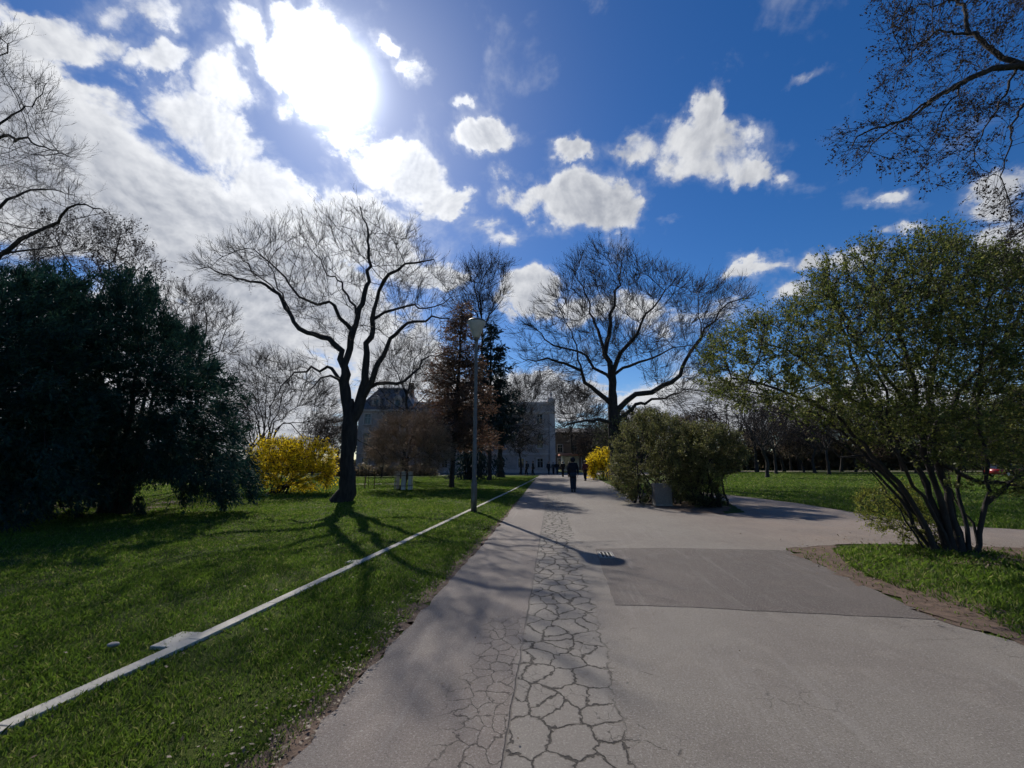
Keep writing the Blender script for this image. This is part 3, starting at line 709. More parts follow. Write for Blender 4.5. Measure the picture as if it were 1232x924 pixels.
def wall_with_holes(x0, x1, y0, y1, z0, z1, holes, m, root, name='wall'):
    """front wall strips around window holes (x0,x1,z0,z1); holes share rows"""
    mb = MB(); rows = sorted({(h[2], h[3]) for h in holes}); z = z0
    for a, b in rows:
        if a > z: mb.box(x0, x1, y0, y1, z, a)
        hs = sorted(h for h in holes if (h[2], h[3]) == (a, b)); x = x0
        for h in hs: mb.box(x, h[0], y0, y1, a, b); x = h[1]
        mb.box(x, x1, y0, y1, a, b); z = b
    if z < z1: mb.box(x0, x1, y0, y1, z, z1)
    return mb.build(name, m, root)
rows = [(.9, 2.3, .95), (4.1, 6.2, 1.0), (8.0, 9.6, .95)]
nb = 7; bay = (W-2.0)/nb; holes = []; wins = []
for r_, (a, b_, ww) in enumerate(rows):
    for i in range(nb):
        cx = 1.0+bay*(i+.5); holes.append((cx-ww/2, cx+ww/2, a, b_)); wins.append((cx, a, b_, ww, r_))
wall_with_holes(0, W, 0, .5, 0, zt-.35, holes, M['plaster'], bd)
MB().box(0, W, .51, D, 0, zt-.4).build('wall', M['plaster'], bd)
for cx, a, b_, ww, r_ in wins: window(bd, cx, a, b_, ww, ped=(r_ == 1))
mb = MB()
mb.box(-.1, W+.1, -.12, -.001, 0, .55).box(-.1, W+.1, -.15, -.001, 2.95, 3.2).box(-.05, W+.05, -.1, -.001, 7.05, 7.25)
mb.box(-.1, W+.15, -.32, -.001, zt-1.75, zt-1.5).box(-.05, W+.1, -.2, -.001, zt-1.95, zt-1.752); mb.build('cornice', M['trim'], bd)
mb = MB(); mb.box(0, W, -.12, .3, zt-.349, zt-.15).box(-.02, W+.02, -.15, .33, zt-.149, zt)
for i in range(8): x = i*W/8; mb.box(x, x+.35, -.18, -.121, zt-1.49, zt-.15)
mb.build('parapet', M['trim'], bd)
for x in (0.0, W-1.0): MB().box(x+.05, x+.95, -.22, -.0015, .56, zt-1.96).build('corner_pilaster', M['trim'], bd)
pf = MB(); px0 = W-1.25; pf.box(px0, W+.1, -.3, .9, zt+.001, zt+.35).box(px0+.12, W-.05, -.2, .8, zt+.351, zt+.6)
pf.build('corner_pier', M['trim'], bd)
MB().lathe([(.28, 0), (.3, .12), (.14, .2), (.12, .4), (.26, .62), (.24, .85), (.09, 1.05), (.1, 1.15), (.02, 1.45)], 14, (W-.6, .25, zt+.6)).build('finial', M['trim'], bd, True)
mb = MB(); mb.prism([(0, zt-.4), (D-.2, zt-.4), (D/2, zt+1.2)], 'x', .3, W-1.3); 
mb = None
for x in (3.5, 12.0): MB().box(x, x+.8, 6, 7, zt-.39, zt+1.5).build('chimney', M['brick'], bd)

# left pavilion with steep hipped roof
q = base_at(434, 68); pv = empty('building', (q.x, 68, 0), 'grey pavilion with steep slate roof behind the big bare tree at left', 'building')
W2 = base_at(499, 68).x-q.x; ze = P(470, 492, 68).z; zr = P(470, 463, 68).z
rows = [(.9, 2.3, .95), (4.1, 6.2, 1.0), (7.7, 9.2, .95)]
holes = []; wins = []
for r_, (a, b_, ww) in enumerate(rows):
    for i in range(3): cx = W2*(i+.5)/3; holes.append((cx-ww/2, cx+ww/2, a, b_)); wins.append((cx, a, b_, ww, r_))
wall_with_holes(0, W2, 0, .5, 0, ze, holes, M['plaster'], pv)
MB().box(0, W2, .51, 12, 0, ze-.01).build('wall', M['plaster'], pv)
for cx, a, b_, ww, r_ in wins: window(pv, cx, a, b_, ww, ped=(r_ == 1))
MB().box(-.2, W2+.2, -.3, -.001, ze-.4, ze-.1).box(-.1, W2+.1, -.15, -.001, 2.95, 3.2).box(-.1, W2+.1, -.12, -.001, 0, .55).build('cornice', M['trim'], pv)
bm = bmesh.new(); a = .3; ins = 2.2
lo = [bm.verts.new(v) for v in ((-a, -a, ze), (W2+a, -a, ze), (W2+a, 12+a, ze), (-a, 12+a, ze))]
hi = [bm.verts.new(v) for v in ((ins, ins, zr-.3), (W2-ins, ins, zr-.3), (W2-ins, 12-ins, zr-.3), (ins, 12-ins, zr-.3))]
for i in range(4): bm.faces.new((lo[i], lo[(i+1) % 4], hi[(i+1) % 4], hi[i]))
bm.faces.new(hi); bm.faces.new(lo[::-1]); me = bpy.data.meshes.new('roof'); bm.to_mesh(me); bm.free(); rf = link_mesh('roof', me, M['slate'], pv)
MB().box(ins-.1, W2-ins+.1, ins-.1, 12-ins+.1, zr-.299, zr-.1).build('ridge_trim', M['trim'], rf)
for cx in (W2*.3, W2*.7):
    d_ = MB(); d_.box(cx-.6, cx+.6, .1, 1.6, ze+.3, ze+1.7); d_.prism([(cx-.8, ze+1.701), (cx+.8, ze+1.701), (cx, ze+2.3)], 'y', 0, 1.8); o = d_.build('dormer', M['trim'], pv)
    MB().box(cx-.38, cx+.38, .08, .099, ze+.5, ze+1.5).build('pane', M['window'], o)
MB().box(W2-2.2, W2-1.4, 5, 6, zr-1.5, zr+1.3).build('chimney', M['brick'], pv)

# brown house beyond and the salmon-canopied kiosk in front of it
q = base_at(664, 108); hs = empty('building', (q.x, 108, 0), 'low brown building with small windows beyond the corner of the long grey one', 'building')
zt2 = P(690, 520, 108).z; W3 = 21
rows = [(1, 2.6, 1.2), (4.2, 6.0, 1.2)]; holes = []; wins = []
for r_, (a, b_, ww) in enumerate(rows):
    for i in range(6): cx = W3*(i+.5)/6; holes.append((cx-ww/2, cx+ww/2, a, b_)); wins.append((cx, a, b_, ww))
wall_with_holes(0, W3, 0, .5, 0, zt2, holes, M['brick'], hs); MB().box(0, W3, .51, 10, 0, zt2-.01).build('wall', M['brick'], hs)
for cx, a, b_, ww in wins: window(hs, cx, a, b_, ww)
mb = MB(); mb.prism([(-.5, zt2+.01), (11, zt2+.01), (5.2, zt2+1.4)], 'x', -.3, W3+.3); mb.build('roof', M['slate'], hs)
q = base_at(672, 88); ks = empty('kiosk', (q.x, 88, 0), 'small kiosk under a flat salmon canopy behind the walkers', 'kiosk')
kw = base_at(697, 88).x-q.x; kz = P(685, 546, 88).z
MB().box(-.1, kw+.1, -1.2, 2.6, kz-.4, kz, .05).build('canopy', M['salmon'], ks)
MB().box(.5, kw-.5, .2, 2.2, 0, kz-.281).build('booth', M['white'], ks)
MB().box(.9, kw-1.6, .17, .199, 1.0, kz-.6).build('hatch', M['window'], ks)
for x in (.15, kw-.15): MB().tube([(x, -1, 0), (x, -1, kz-.281)], .05, 8).build('post', M['white'], ks)

# ------------------------------------------------------------------ bare trees
def limbset(T, limbs, Y, rg, dd=1.2):
    """limbs: (pixel points, r0, r1[, far offset]) ; each limb leaves the trunk plane by its own depth"""
    for L_ in limbs:
        pts, r0, r1 = L_[:3]; off = L_[3] if len(L_) > 3 else rg.uniform(-dd, dd)*(len(pts)-1)/3
        out = []
        for i, (a, b) in enumerate(pts):
            y = Y if not T.pos else None
            if i == 0 and T.pos:
                A = np.array(T.pos); p0 = P(a, b, Y); k = int(np.argmin((A[:, 0]-p0.x)**2+(A[:, 2]-p0.z)**2)); y0 = A[k][1]; out.append(A[k]); continue
            if not T.pos: y0 = Y
            out.append(np.array(P(a, b, y0+off*i/max(1, len(pts)-1))))
        T.limb(out, r0, r1, step=.3*Y/17, wob=.055*Y/17, root=not T.pos)
def big_tree(name, base, Y, limbs, poly, nattr, depth, label, seed, step=.32, di=2.2, dk=.5, tip=.007, ntw=9000, twl=.5, twr=.004, bark='bark', twm='twig', group=None, cat='tree', fl=.4, leaf=None, zmin=1.0, up=.12, iters=70, split=.06, extra_poly=None, twup=.2, maxn=9000, jit=.06):
    rg = np.random.default_rng(seed); random.seed(seed); T = Tree(seed); bp = base_at(base[0], Y)
    T.limb([np.array((bp.x, Y, -.1))]+[np.array(P(a, b, Y)) for a, b in limbs[0][0]], limbs[0][1], limbs[0][2], step=.3*Y/17, wob=.02*Y/17, root=True)
    limbset(T, limbs[1:], Y, rg, depth*.28)
    at = crown_pts(poly, Y, nattr, depth, rg, zmin)
    if extra_poly: at = np.concatenate([at]+[crown_pts(pp, Y, nn, depth*.6, rg, zmin) for pp, nn in extra_poly])
    T.grow(at, step, di, dk, iters, up, jit, maxn)
    T.radii(tip)
    A, d = T.tips(tip*3.6)
    cen = at.mean(0)*[1, 1, .75]; ow = A-cen; ow /= np.linalg.norm(ow, axis=1)[:, None]+1e-9
    d = d*.75+ow*.6; d /= np.linalg.norm(d, axis=1)[:, None]+1e-9
    V, Q, Pt, t = twigs(A, d, int(ntw*.32), twl*2.3, twr*1.5, rg, twup*.5, .55, 4); ex = [(V, Q)]
    V1, Q1, Pt1, t1 = twigs(Pt[:, 1:4].reshape(-1, 3), t[:, 1:4].reshape(-1, 3), int(ntw*.7), twl*1.25, twr*1.1, rg, twup*.6, .6); ex.append((V1, Q1))
    V2, Q2, Pt2, t2 = twigs(Pt1[:, 1:3].reshape(-1, 3), t1[:, 1:3].reshape(-1, 3), ntw, twl*.62, twr*.8, rg, twup*.6, .6); ex.append((V2, Q2)); Pt = Pt1
    lf = None
    if leaf:
        mname, size, n, nm, asp = leaf; tipp = np.concatenate([Pt.reshape(-1, 3)[3::2], Pt2[:, -1], Pt2[:, 2]]); k = rg.integers(0, len(tipp), n)
        lf = (leaves(tipp[k]+rg.normal(0, size*.6, (n, 3)), size, rg, asp), M[mname], nm)
    return tree_objects(T, name, tuple(bp), label, cat, M[bark], group, extra=ex, leaf=lf, twigmat=M[twm], split=split)

big_tree('bare_tree', (417.5, 604), 18.6, [
    ([(417.5, 592), (418, 545), (422, 505), (423, 480)], .36, .27),
    ([(423, 500), (414, 470), (417, 440), (421, 410), (428, 390), (432, 372)], .22, .12, .3),
    ([(422, 510), (434, 482), (438, 450), (440, 425), (447, 395), (452, 365), (456, 350)], .21, .10, -.4),
    ([(432, 372), (441, 354), (443, 320), (443, 290), (438, 262), (433, 248)], .11, .03, .8),
    ([(456, 350), (462, 338), (478, 325), (500, 318), (522, 312)], .08, .03, -1.5),
    ([(434, 484), (441, 470), (452, 445), (460, 428), (470, 408), (482, 394), (501, 386), (520, 384), (541, 383)], .15, .035, -1.2),
    ([(438, 474), (456, 463), (486, 460), (498, 450), (506, 434), (518, 429), (534, 425)], .10, .025, 1.5),
    ([(416, 445), (409, 424), (396, 408), (378, 401), (358, 396), (348, 381), (343, 368), (334, 352), (320, 343), (300, 337), (284, 334), (262, 326), (234, 320)], .15, .02, 1.8),
    ([(424, 398), (410, 382), (400, 368), (392, 362), (382, 368), (370, 362), (355, 352), (342, 334), (322, 315), (306, 300)], .09, .02, -1.6),
    ([(417, 470), (402, 446), (384, 443), (365, 445), (350, 452), (340, 464), (331, 478)], .09, .02, 1.0),
    ([(412, 460), (398, 452), (385, 456), (372, 470)], .05, .015, -1.4),
    ([(430, 376), (418, 356), (411, 342), (402, 332), (393, 330), (384, 312), (371, 296)], .06, .02, 2.0),
    ([(452, 382), (463, 377), (478, 373), (496, 370), (514, 371), (534, 362), (549, 357)], .07, .02, 1.8),
    ([(343, 368), (334, 345), (326, 320), (318, 300)], .05, .02, .5),
    ([(320, 343), (300, 320), (285, 304), (272, 296)], .035, .015, .5),
    ([(421, 520), (445, 535), (462, 555)], .03, .01, 1.5),
  ], [(228, 318), (250, 298), (285, 283), (330, 278), (372, 272), (395, 262), (412, 252), (430, 243), (455, 250), (470, 270), (492, 280), (510, 300), (530, 318), (547, 342), (548, 372), (536, 400), (520, 440), (495, 432), (470, 400), (440, 415), (405, 415), (375, 392), (350, 385), (338, 350), (300, 350), (262, 345)],
  1900, 3.2, 'large bare twisted tree standing on the lawn left of the street lamp', 11, fl=.42, step=.30, di=2.2, dk=.45, ntw=7500, twl=.42, twr=.0046, tip=.0072, maxn=14000, extra_poly=[([(300, 440), (330, 430), (400, 425), (420, 460), (350, 480), (320, 500)], 150), ([(450, 430), (520, 440), (540, 450), (500, 475), (460, 470)], 150)])

big_tree('bare_tree', (740, 580), 35, [
    ([(740, 540), (739, 500), (737, 470), (736, 452)], .50, .36),
    ([(736, 455), (731, 425), (730, 405), (736, 378), (742, 350), (747, 312)], .24, .05, 1),
    ([(737, 452), (744, 432), (755, 416), (766, 398), (777, 378), (792, 360), (806, 344)], .2, .04, -3),
    ([(731, 425), (722, 400), (714, 388), (706, 360), (692, 326)], .15, .04, 3),
    ([(736, 475), (727, 450), (714, 442), (704, 430), (690, 420), (666, 415), (650, 402), (634, 390)], .16, .035, 2.5),
    ([(738, 485), (720, 472), (703, 461), (698, 448), (684, 440), (672, 436), (648, 432), (628, 436)], .2, .035, -3),
    ([(739, 512), (721, 505), (706, 505), (690, 509), (672, 516)], .15, .05, -4),
    ([(740, 450), (757, 440), (777, 434), (795, 426), (812, 420), (835, 416)], .14, .03, 3),
    ([(740, 503), (752, 482), (764, 474), (782, 469), (800, 463), (816, 450), (826, 434), (836, 415), (848, 396), (858, 384), (879, 366), (902, 359)], .25, .04, -2.5),
    ([(740, 508), (758, 492), (776, 482), (800, 478), (818, 472), (834, 462)], .18, .04, 4),
    ([(837, 415), (842, 380), (838, 350)], .06, .02, 1),
    ([(700, 461), (698, 440), (688, 400), (672, 370)], .09, .03, 2),
  ], [(618, 408), (634, 388), (646, 366), (668, 350), (682, 322), (702, 308), (728, 304), (752, 302), (774, 320), (800, 322), (818, 340), (848, 340), (880, 340), (904, 358), (892, 372), (866, 398), (852, 440), (822, 480), (780, 470), (770, 440), (740, 440), (700, 455), (655, 452), (628, 436)],
  2200, 5.6, 'tall broad bare tree behind the green shrubs right of the path', 23, step=.6, di=4.6, dk=.9, tip=.013, ntw=13000, twl=.75, twr=.0095, fl=.6, up=.1, split=.12, extra_poly=[([(640, 430), (700, 450), (735, 480), (700, 490), (640, 470)], 100), ([(670, 490), (735, 495), (735, 530), (680, 520)], 60), ([(790, 470), (850, 440), (890, 470), (850, 500), (800, 495)], 200)])

# at the left edge, tall, behind the yews
big_tree('bare_tree', (-70, 590), 19, [
    ([(-66, 500), (-60, 420), (-50, 350)], .42, .30),
    ([(-55, 390), (-20, 335), (0, 308), (25, 290), (45, 279), (72, 262), (92, 246), (110, 247), (128, 256)], .16, .02, -1.5),
    ([(0, 308), (30, 300), (62, 298), (85, 292)], .05, .015, 1),
    ([(-50, 350), (-45, 290), (-25, 262), (0, 248), (20, 238), (36, 228), (60, 228), (87, 234)], .16, .02, 1.5),
    ([(-47, 300), (-40, 230), (-20, 170), (0, 148), (25, 134), (45, 120), (56, 100)], .15, .02, 1),
    ([(-38, 230), (-20, 180), (0, 162), (20, 166), (36, 172), (60, 180), (88, 190)], .1, .015, -2),
    ([(-40, 230), (-30, 140), (-5, 80), (15, 50)], .12, .02, -1),
    ([(-50, 300), (-90, 200), (-120, 120)], .2, .04, 1), ([(-55, 350), (-120, 300), (-180, 240)], .15, .03, -1),
  ], [(-190, 80), (-60, 20), (15, 40), (18, 60), (12, 90), (45, 95), (60, 100), (62, 130), (58, 160), (88, 182), (92, 200), (75, 215), (95, 225), (125, 245), (133, 262), (110, 275), (92, 300), (60, 325), (0, 330), (-80, 330), (-190, 300)],
  2400, 3.8, 'tall bare tree reaching in at the upper left above the dark yews', 31, step=.3, di=2.4, dk=.45, ntw=9000, twl=.5, twr=.0045, fl=.45, twup=.25)
big_tree('budding_tree', (118, 598), 21, [
    ([(118, 480), (112, 400), (108, 370)], .16, .1),
    ([(110, 380), (95, 340), (80, 310), (68, 280)], .06, .02), ([(110, 380), (125, 345), (135, 310), (150, 280)], .06, .02), ([(112, 390), (150, 350), (170, 320)], .05, .015), ([(112, 400), (60, 350), (40, 330)], .05, .015)],
  [(28, 285), (55, 262), (85, 262), (110, 280), (135, 266), (165, 280), (186, 312), (202, 345), (170, 370), (120, 385), (60, 370), (30, 340)],
  700, 2.0, 'small tree with opening buds rising just above the dark yews at left', 41, step=.28, di=2, dk=.42, ntw=3500, twl=.38, twr=.005, fl=.2, leaf=('bud', .085, 5200, 'buds', .6))
big_tree('bare_tree', (236, 592), 26, [
    ([(236, 500), (234, 440)], .18, .1), ([(235, 450), (222, 410), (212, 375)], .07, .02), ([(235, 445), (246, 400), (250, 362)], .07, .02), ([(235, 460), (262, 420), (278, 390)], .06, .02)],
  [(186, 352), (205, 345), (235, 352), (262, 358), (282, 380), (286, 420), (272, 450), (220, 460), (190, 410)],
  700, 2.4, 'slim bare tree with small buds between the dark yews and the big twisted tree', 43, step=.32, di=2.2, dk=.45, ntw=3500, twl=.45, twr=.006, fl=.2, leaf=('bud', .07, 1500, 'buds', .6))
# multi-stem thicket tree behind the yellow bush
fan = [([(322, 560), (318, 540)], .10, .08)]
for i, (x1, y1) in enumerate([(272, 470), (288, 452), (303, 440), (318, 436), (334, 440), (350, 446), (368, 458), (384, 476), (398, 500)]):
    fan.append(([(320, 555), (320+(x1-320)*.28, 510), (320+(x1-320)*.7, y1+30), (x1, y1)], .05, .015))
big_tree('multi_stem_tree', (322, 588), 27, fan, [(262, 475), (285, 445), (325, 430), (365, 445), (398, 478), (405, 530), (380, 540), (330, 500), (280, 525), (262, 505)],
  700, 2.2, 'bare many-stemmed tree fanning up behind the yellow bush at left', 47, step=.34, di=2.4, dk=.5, ntw=4500, twl=.6, twr=.006, fl=0, split=.045)
big_tree('bare_tree', (579, 574), 48, [
    ([(579, 500), (580, 420), (580, 385)], .25, .13), ([(580, 390), (577, 350), (592, 318)], .1, .03), ([(580, 400), (562, 360), (553, 340)], .1, .03), ([(580, 395), (596, 370), (606, 350)], .09, .03), ([(580, 385), (572, 350), (574, 322)], .08, .03)],
  [(543, 345), (560, 328), (578, 318), (600, 312), (612, 326), (610, 350), (604, 372), (592, 398), (566, 400), (546, 372)],
  600, 3.0, 'bare treetop rising directly behind the lamp shade and dark conifers', 53, step=.55, di=4, dk=.8, ntw=3500, twl=.9, twr=.011, tip=.014, fl=0)
# thin trees between the big tree and the conifers, in front of the building
big_tree('bare_tree', (489, 576), 45, [
    ([(489, 520), (489, 470)], .2, .12), ([(489, 480), (478, 450), (468, 430)], .08, .03), ([(489, 475), (498, 445), (505, 425)], .08, .03), ([(489, 500), (460, 470), (445, 455)], .07, .02), ([(489, 495), (515, 470), (525, 455)], .07, .02)],
  [(440, 450), (460, 425), (480, 412), (505, 415), (525, 435), (540, 470), (520, 500), (450, 500)],
  600, 3.2, 'bare tree in front of the grey building behind the round brown-twigged tree', 59, step=.5, di=3.6, dk=.75, ntw=3500, twl=.8, twr=.009, tip=.012, fl=0)
big_tree('bare_tree', (603, 574), 50, [
    ([(602, 550), (602, 535)], .42, .3), ([(602, 540), (610, 528), (620, 518), (632, 508)], .16, .05), ([(602, 540), (590, 520), (580, 505)], .16, .05), ([(602, 540), (605, 510), (606, 490)], .15, .05)],
  [(572, 505), (585, 485), (605, 476), (625, 482), (645, 505), (650, 535), (625, 540), (590, 535), (572, 525)],
  700, 3.5, 'low dark spreading tree with a thick trunk in front of the grey facade', 61, step=.5, di=3.6, dk=.7, ntw=3500, twl=.9, twr=.012, tip=.015, fl=0, leaf=('hedge', .2, 400, 'buds', .5))
big_tree('bare_tree', (640, 560), 96, [
    ([(632, 520), (630, 500)], .3, .2), ([(630, 505), (618, 480), (612, 465)], .12, .04), ([(630, 505), (640, 480), (646, 462)], .12, .04)],
  [(600, 482), (610, 462), (632, 455), (655, 462), (662, 482), (640, 500), (610, 500)],
  300, 6, 'bare treetop showing above the flat roofline of the grey building', 67, step=1.0, di=7, dk=1.5, ntw=1800, twl=1.8, twr=.02, tip=.025, fl=0)
big_tree('bare_tree', (690, 570), 100, [
    ([(688, 540), (687, 510)], .35, .2), ([(687, 515), (676, 490), (672, 470)], .12, .04), ([(687, 515), (700, 490), (706, 475)], .12, .04)],
  [(668, 480), (680, 465), (705, 470), (725, 490), (730, 520), (700, 530), (672, 525)],
  350, 7, 'bare tree beyond the grey building corner above the salmon canopy', 71, step=1.0, di=7, dk=1.5, ntw=3000, twl=1.8, twr=.02, tip=.025, fl=0)
# round brown-twigged tree with boards round its trunk
big_tree('small_round_tree', (489, 590), 27, [
    ([(489, 572), (489, 556)], .17, .12), ([(489, 560), (470, 540), (458, 528)], .06, .02), ([(489, 560), (508, 540), (522, 528)], .06, .02), ([(489, 558), (482, 530), (478, 510)], .06, .02), ([(489, 558), (497, 530), (502, 508)], .06, .02)],
  [(446, 548), (452, 522), (470, 505), (490, 498), (512, 503), (532, 522), (542, 548), (530, 560), (505, 566), (470, 566)],
  900, 2.4, 'small round-crowned tree with dense brown twigs and boards round its trunk', 73, step=.24, di=1.8, dk=.34, ntw=9000, twl=.4, twr=.006, fl=0, twm='twig_brown', leaf=('bud', .06, 5000, 'buds', .6), iters=50)
q = base_at(489, 26.6); tg = empty('tree_guard', (q.x, 27, 0), 'guard of tall pale boards standing round the trunk of the small round tree', 'tree guard')
for i in range(8):
    a = 2*math.pi*i/8+.2; x, y = .52*math.cos(a), .52*math.sin(a); rot = Matrix.Translation((x, y, 0)) @ Matrix.Rotation(a, 4, 'Z')
    if i in (5,): continue
    MB().box(-.02, .02, -.13, .13, 0, 1.1, .005, rot).build('board', M['plank'], tg)
for z in (.25, .85): MB().tube([(.56*math.cos(k*math.pi/12), .56*math.sin(k*math.pi/12), z) for k in range(25)], .018, 6).build('ring', M['iron'], tg)
# staked sapling
q = base_at(450, 28.5); sp_ = empty('sapling', (q.x, 28.5, 0), 'young staked sapling on the lawn between the big tree and the boarded round tree', 'sapling')
MB().tube([(0, 0, 0), (.02, 0, 1), (-.01, .02, 2.0), (0, 0, 2.6)], [.022, .02, .014, .006], 6).build('trunk', M['bark'], sp_, True)
mb = MB()
for i in range(12): a = i*2.4; z = 1.2+i*.11; mb.tube([(0, 0, z), (.25*math.cos(a), .25*math.sin(a), z+.2), (.4*math.cos(a), .4*math.sin(a), z+.5)], [.008, .006, .003], 4)
mb.build('branches', M['twig'], sp_)
for i in range(3): a = i*2.09+.3; MB().tube([(.4*math.cos(a), .4*math.sin(a), 0), (.38*math.cos(a), .38*math.sin(a), .75)], .03, 8).build('stake', M['wood'], sp_)

# ------------------------------------------------------------------ conifers
def frond_cloud(C, D, size, n, rg, leafsize, aspect=.22, droop=-.3, width=.5):
    """n leaflets strung along each frond axis (start C, direction D)"""
    m = len(C); t_ = rg.uniform(0, 1, (m, n, 1)); L = size*rg.uniform(.6, 1.3, (m, 1, 1))
    ax = D[:, None]*t_*L; ax[..., 2] += (droop*(t_**2)*L)[..., 0]
    side = rg.normal(0, 1, (m, n, 3))*L*width*.33*(1-t_*.6)
    Pn = (C[:, None]+ax+side).reshape(-1, 3); dd = (D[:, None]+side/L*1.5+np.array([0, 0, droop*.5])).reshape(-1, 3)
    dd /= np.linalg.norm(dd, axis=1)[:, None]+1e-9
    return leaves(Pn, leafsize, rg, aspect, dirs=dd)
def yew(px, Y, poly, label, seed, nf, lf=13, depth=3.2, ls=.15, mname='yew', name='yew', group=None, stems=7, core=.35):
    rg = np.random.default_rng(seed); random.seed(seed); b = base_at(px, Y); T = Tree(seed)
    at = crown_pts(poly, Y, 1500, depth, rg, .35); c = at.mean(0); top = at[:, 2].max()
    for i in range(stems):
        tgt = at[rg.integers(len(at))]; tgt = c+(tgt-c)*.8; tgt[2] = max(tgt[2], top*.55)
        p0 = np.array((b.x+rg.normal(0, .3), Y+rg.normal(0, .3), -.05))
        T.limb([p0, p0+(tgt-p0)*np.array([.2, .2, .35]), p0+(tgt-p0)*np.array([.6, .6, .7]), tgt], rg.uniform(.12, .2), .04, root=True, step=.5)
    T.grow(at, .5, 4, .8, 40, .05); T.radii(.012)
    nb = max(20, nf//75); Bc = crown_pts(poly, Y, nb, depth, rg, .3, 0); hb = np.clip(Bc[:, 2]/top, 0, 1)[:, None]
    Bd = Bc-c; Bd[:, 2] *= .3; Bd /= np.linalg.norm(Bd, axis=1)[:, None]+1e-9; Bd = Bd*.75+rg.normal(0, .3, Bd.shape); Bd[:, 2:] += (hb-.38)*2.6; Bd /= np.linalg.norm(Bd, axis=1)[:, None]
    bi = rg.integers(0, nb, int(nf*.75)); tt = rg.uniform(-.5, 1, len(bi))[:, None]; k_ = ls/.13
    F1 = Bc[bi]+Bd[bi]*tt*.62*k_+rg.normal(0, .17*k_, (len(bi), 3))*np.clip(1.15-tt, .15, 1)
    F1 = F1[F1[:, 2] > .2]
    F2 = crown_pts(poly, Y, int(nf*.25), depth*.8, rg, .5, 0); F2 = c+(F2-c)*.9
    F_ = np.concatenate([F1, F2])
    # push outward: more fronds near the surface so the mass closes
    D = F_-c; D[:, 2] *= .8; D /= np.linalg.norm(D, axis=1)[:, None]+1e-9
    hfrac = np.clip((F_[:, 2])/top, 0, 1)[:, None]
    D = D*.8+rg.normal(0, .35, D.shape); D[:, 2:] += (hfrac-.35)*1.5; D /= np.linalg.norm(D, axis=1)[:, None]
    D[:len(F1)] = D[:len(F1)]*.5+Bd[bi][:len(F1)]*.8 if len(F1) == len(bi) else D[:len(F1)]
    D /= np.linalg.norm(D, axis=1)[:, None]
    V, Q = frond_cloud(F_, D, .38*ls/.13, lf, rg, ls, droop=-.15)
    return tree_objects(T, name, tuple(b), label, 'evergreen', M['bark'], group, leaf=((V, Q), M[mname], 'foliage'), split=.08)
yg = 'dark evergreens at the left edge'
yew(20, 12.4, [(-260, 350), (-180, 330), (-110, 345), (-60, 325), (-20, 340), (-5, 326), (6, 345), (20, 340), (30, 325), (40, 345), (55, 338), (66, 352), (80, 345), (92, 370), (105, 420), (112, 480), (112, 540), (100, 580), (80, 598), (64, 596), (50, 612), (34, 626), (0, 632), (-80, 634), (-250, 640)],
    'massive near-black evergreen filling the left edge of the lawn', 81, 26000, depth=2.8, group=yg, lf=11, ls=.13)
yew(170, 14.6, [(60, 350), (85, 338), (105, 352), (128, 340), (150, 342), (160, 350), (172, 338), (186, 360), (192, 382), (208, 392), (232, 402), (244, 412), (250, 436), (262, 446), (272, 470), (282, 500), (296, 530), (302, 560), (300, 580), (288, 590), (272, 582), (260, 592), (244, 584), (228, 582), (210, 576), (196, 586), (180, 580), (166, 596), (150, 592), (136, 600), (118, 582), (95, 560), (60, 500)],
    'dark evergreen with drooping lower boughs right of the massive one', 83, 15000, depth=2.6, group=yg, lf=11, ls=.13)
# narrow brown conifer and layered blue-green one
def conifer(px, Y, top_y, half, label, seed, mname, lowz, gap=.5, nl=16, ls=.3, lean=0, rag=.3, trunk_r=.2, lf=10):
    rg = np.random.default_rng(seed); b = base_at(px, Y); zt_ = P(px, top_y, Y).z; T = Tree(seed)
    T.limb([np.array((b.x, Y, -.1)), np.array((b.x+lean*.5, Y, zt_*.5)), np.array((b.x+lean, Y, zt_))], trunk_r, .03, root=True, step=.6, wob=.02)
    C = []; D = []; z = lowz
    while z < zt_-.2:
        f = (z-lowz)/(zt_-lowz); L0 = half*(1-f)**.75+.25; k = rg.integers(4, 7); a0 = rg.uniform(0, 6)
        for j in range(k):
            a = a0+j*2*math.pi/k+rg.normal(0, .25); L = L0*rg.uniform(1-rag*1.5, 1.1); d = np.array((math.cos(a), math.sin(a), rg.uniform(-.15, .12)))
            p0 = np.array((b.x+lean*z/zt_, Y, z)); p1 = p0+d*L*.55; p2 = p0+d*L+np.array((0, 0, .1*L))
            T.limb([p0, p1, p2], .04*(1-f*.5)+.01, .012, step=.5, wob=.04)
            m = max(6, int(L*nl*1.3)); tt = rg.uniform(.18, 1.02, m)[:, None]; C.append(p0+(p2-p0)*tt+rg.normal(0, .16, (m, 3))*[1, 1, .6]); dd = d+rg.normal(0, .6, (m, 3)); D.append(dd/np.linalg.norm(dd, axis=1)[:, None])
        z += gap*rg.uniform(.7, 1.3)
    T.radii(.012); C = np.concatenate(C); D = np.concatenate(D)
    V, Q = frond_cloud(C, D, .65, lf, rg, ls, .25, -.15, .6)
    return tree_objects(T, 'conifer', tuple(b), label, 'conifer', M['bark'], leaf=((V, Q), M[mname], 'foliage'), split=.09)
conifer(546, 29.5, 366, 2.5, 'narrow conifer with browning ragged needles left of the lamp shade', 91, 'spruce_brown', 2.8, .42, 17, .2, lean=.5, lf=9, trunk_r=.17)
conifer(590, 41, 388, 2.9, 'dark blue-green conifer with layered boughs behind the lamp post', 93, 'spruce', 4.0, .8, 12, .34, lf=9)
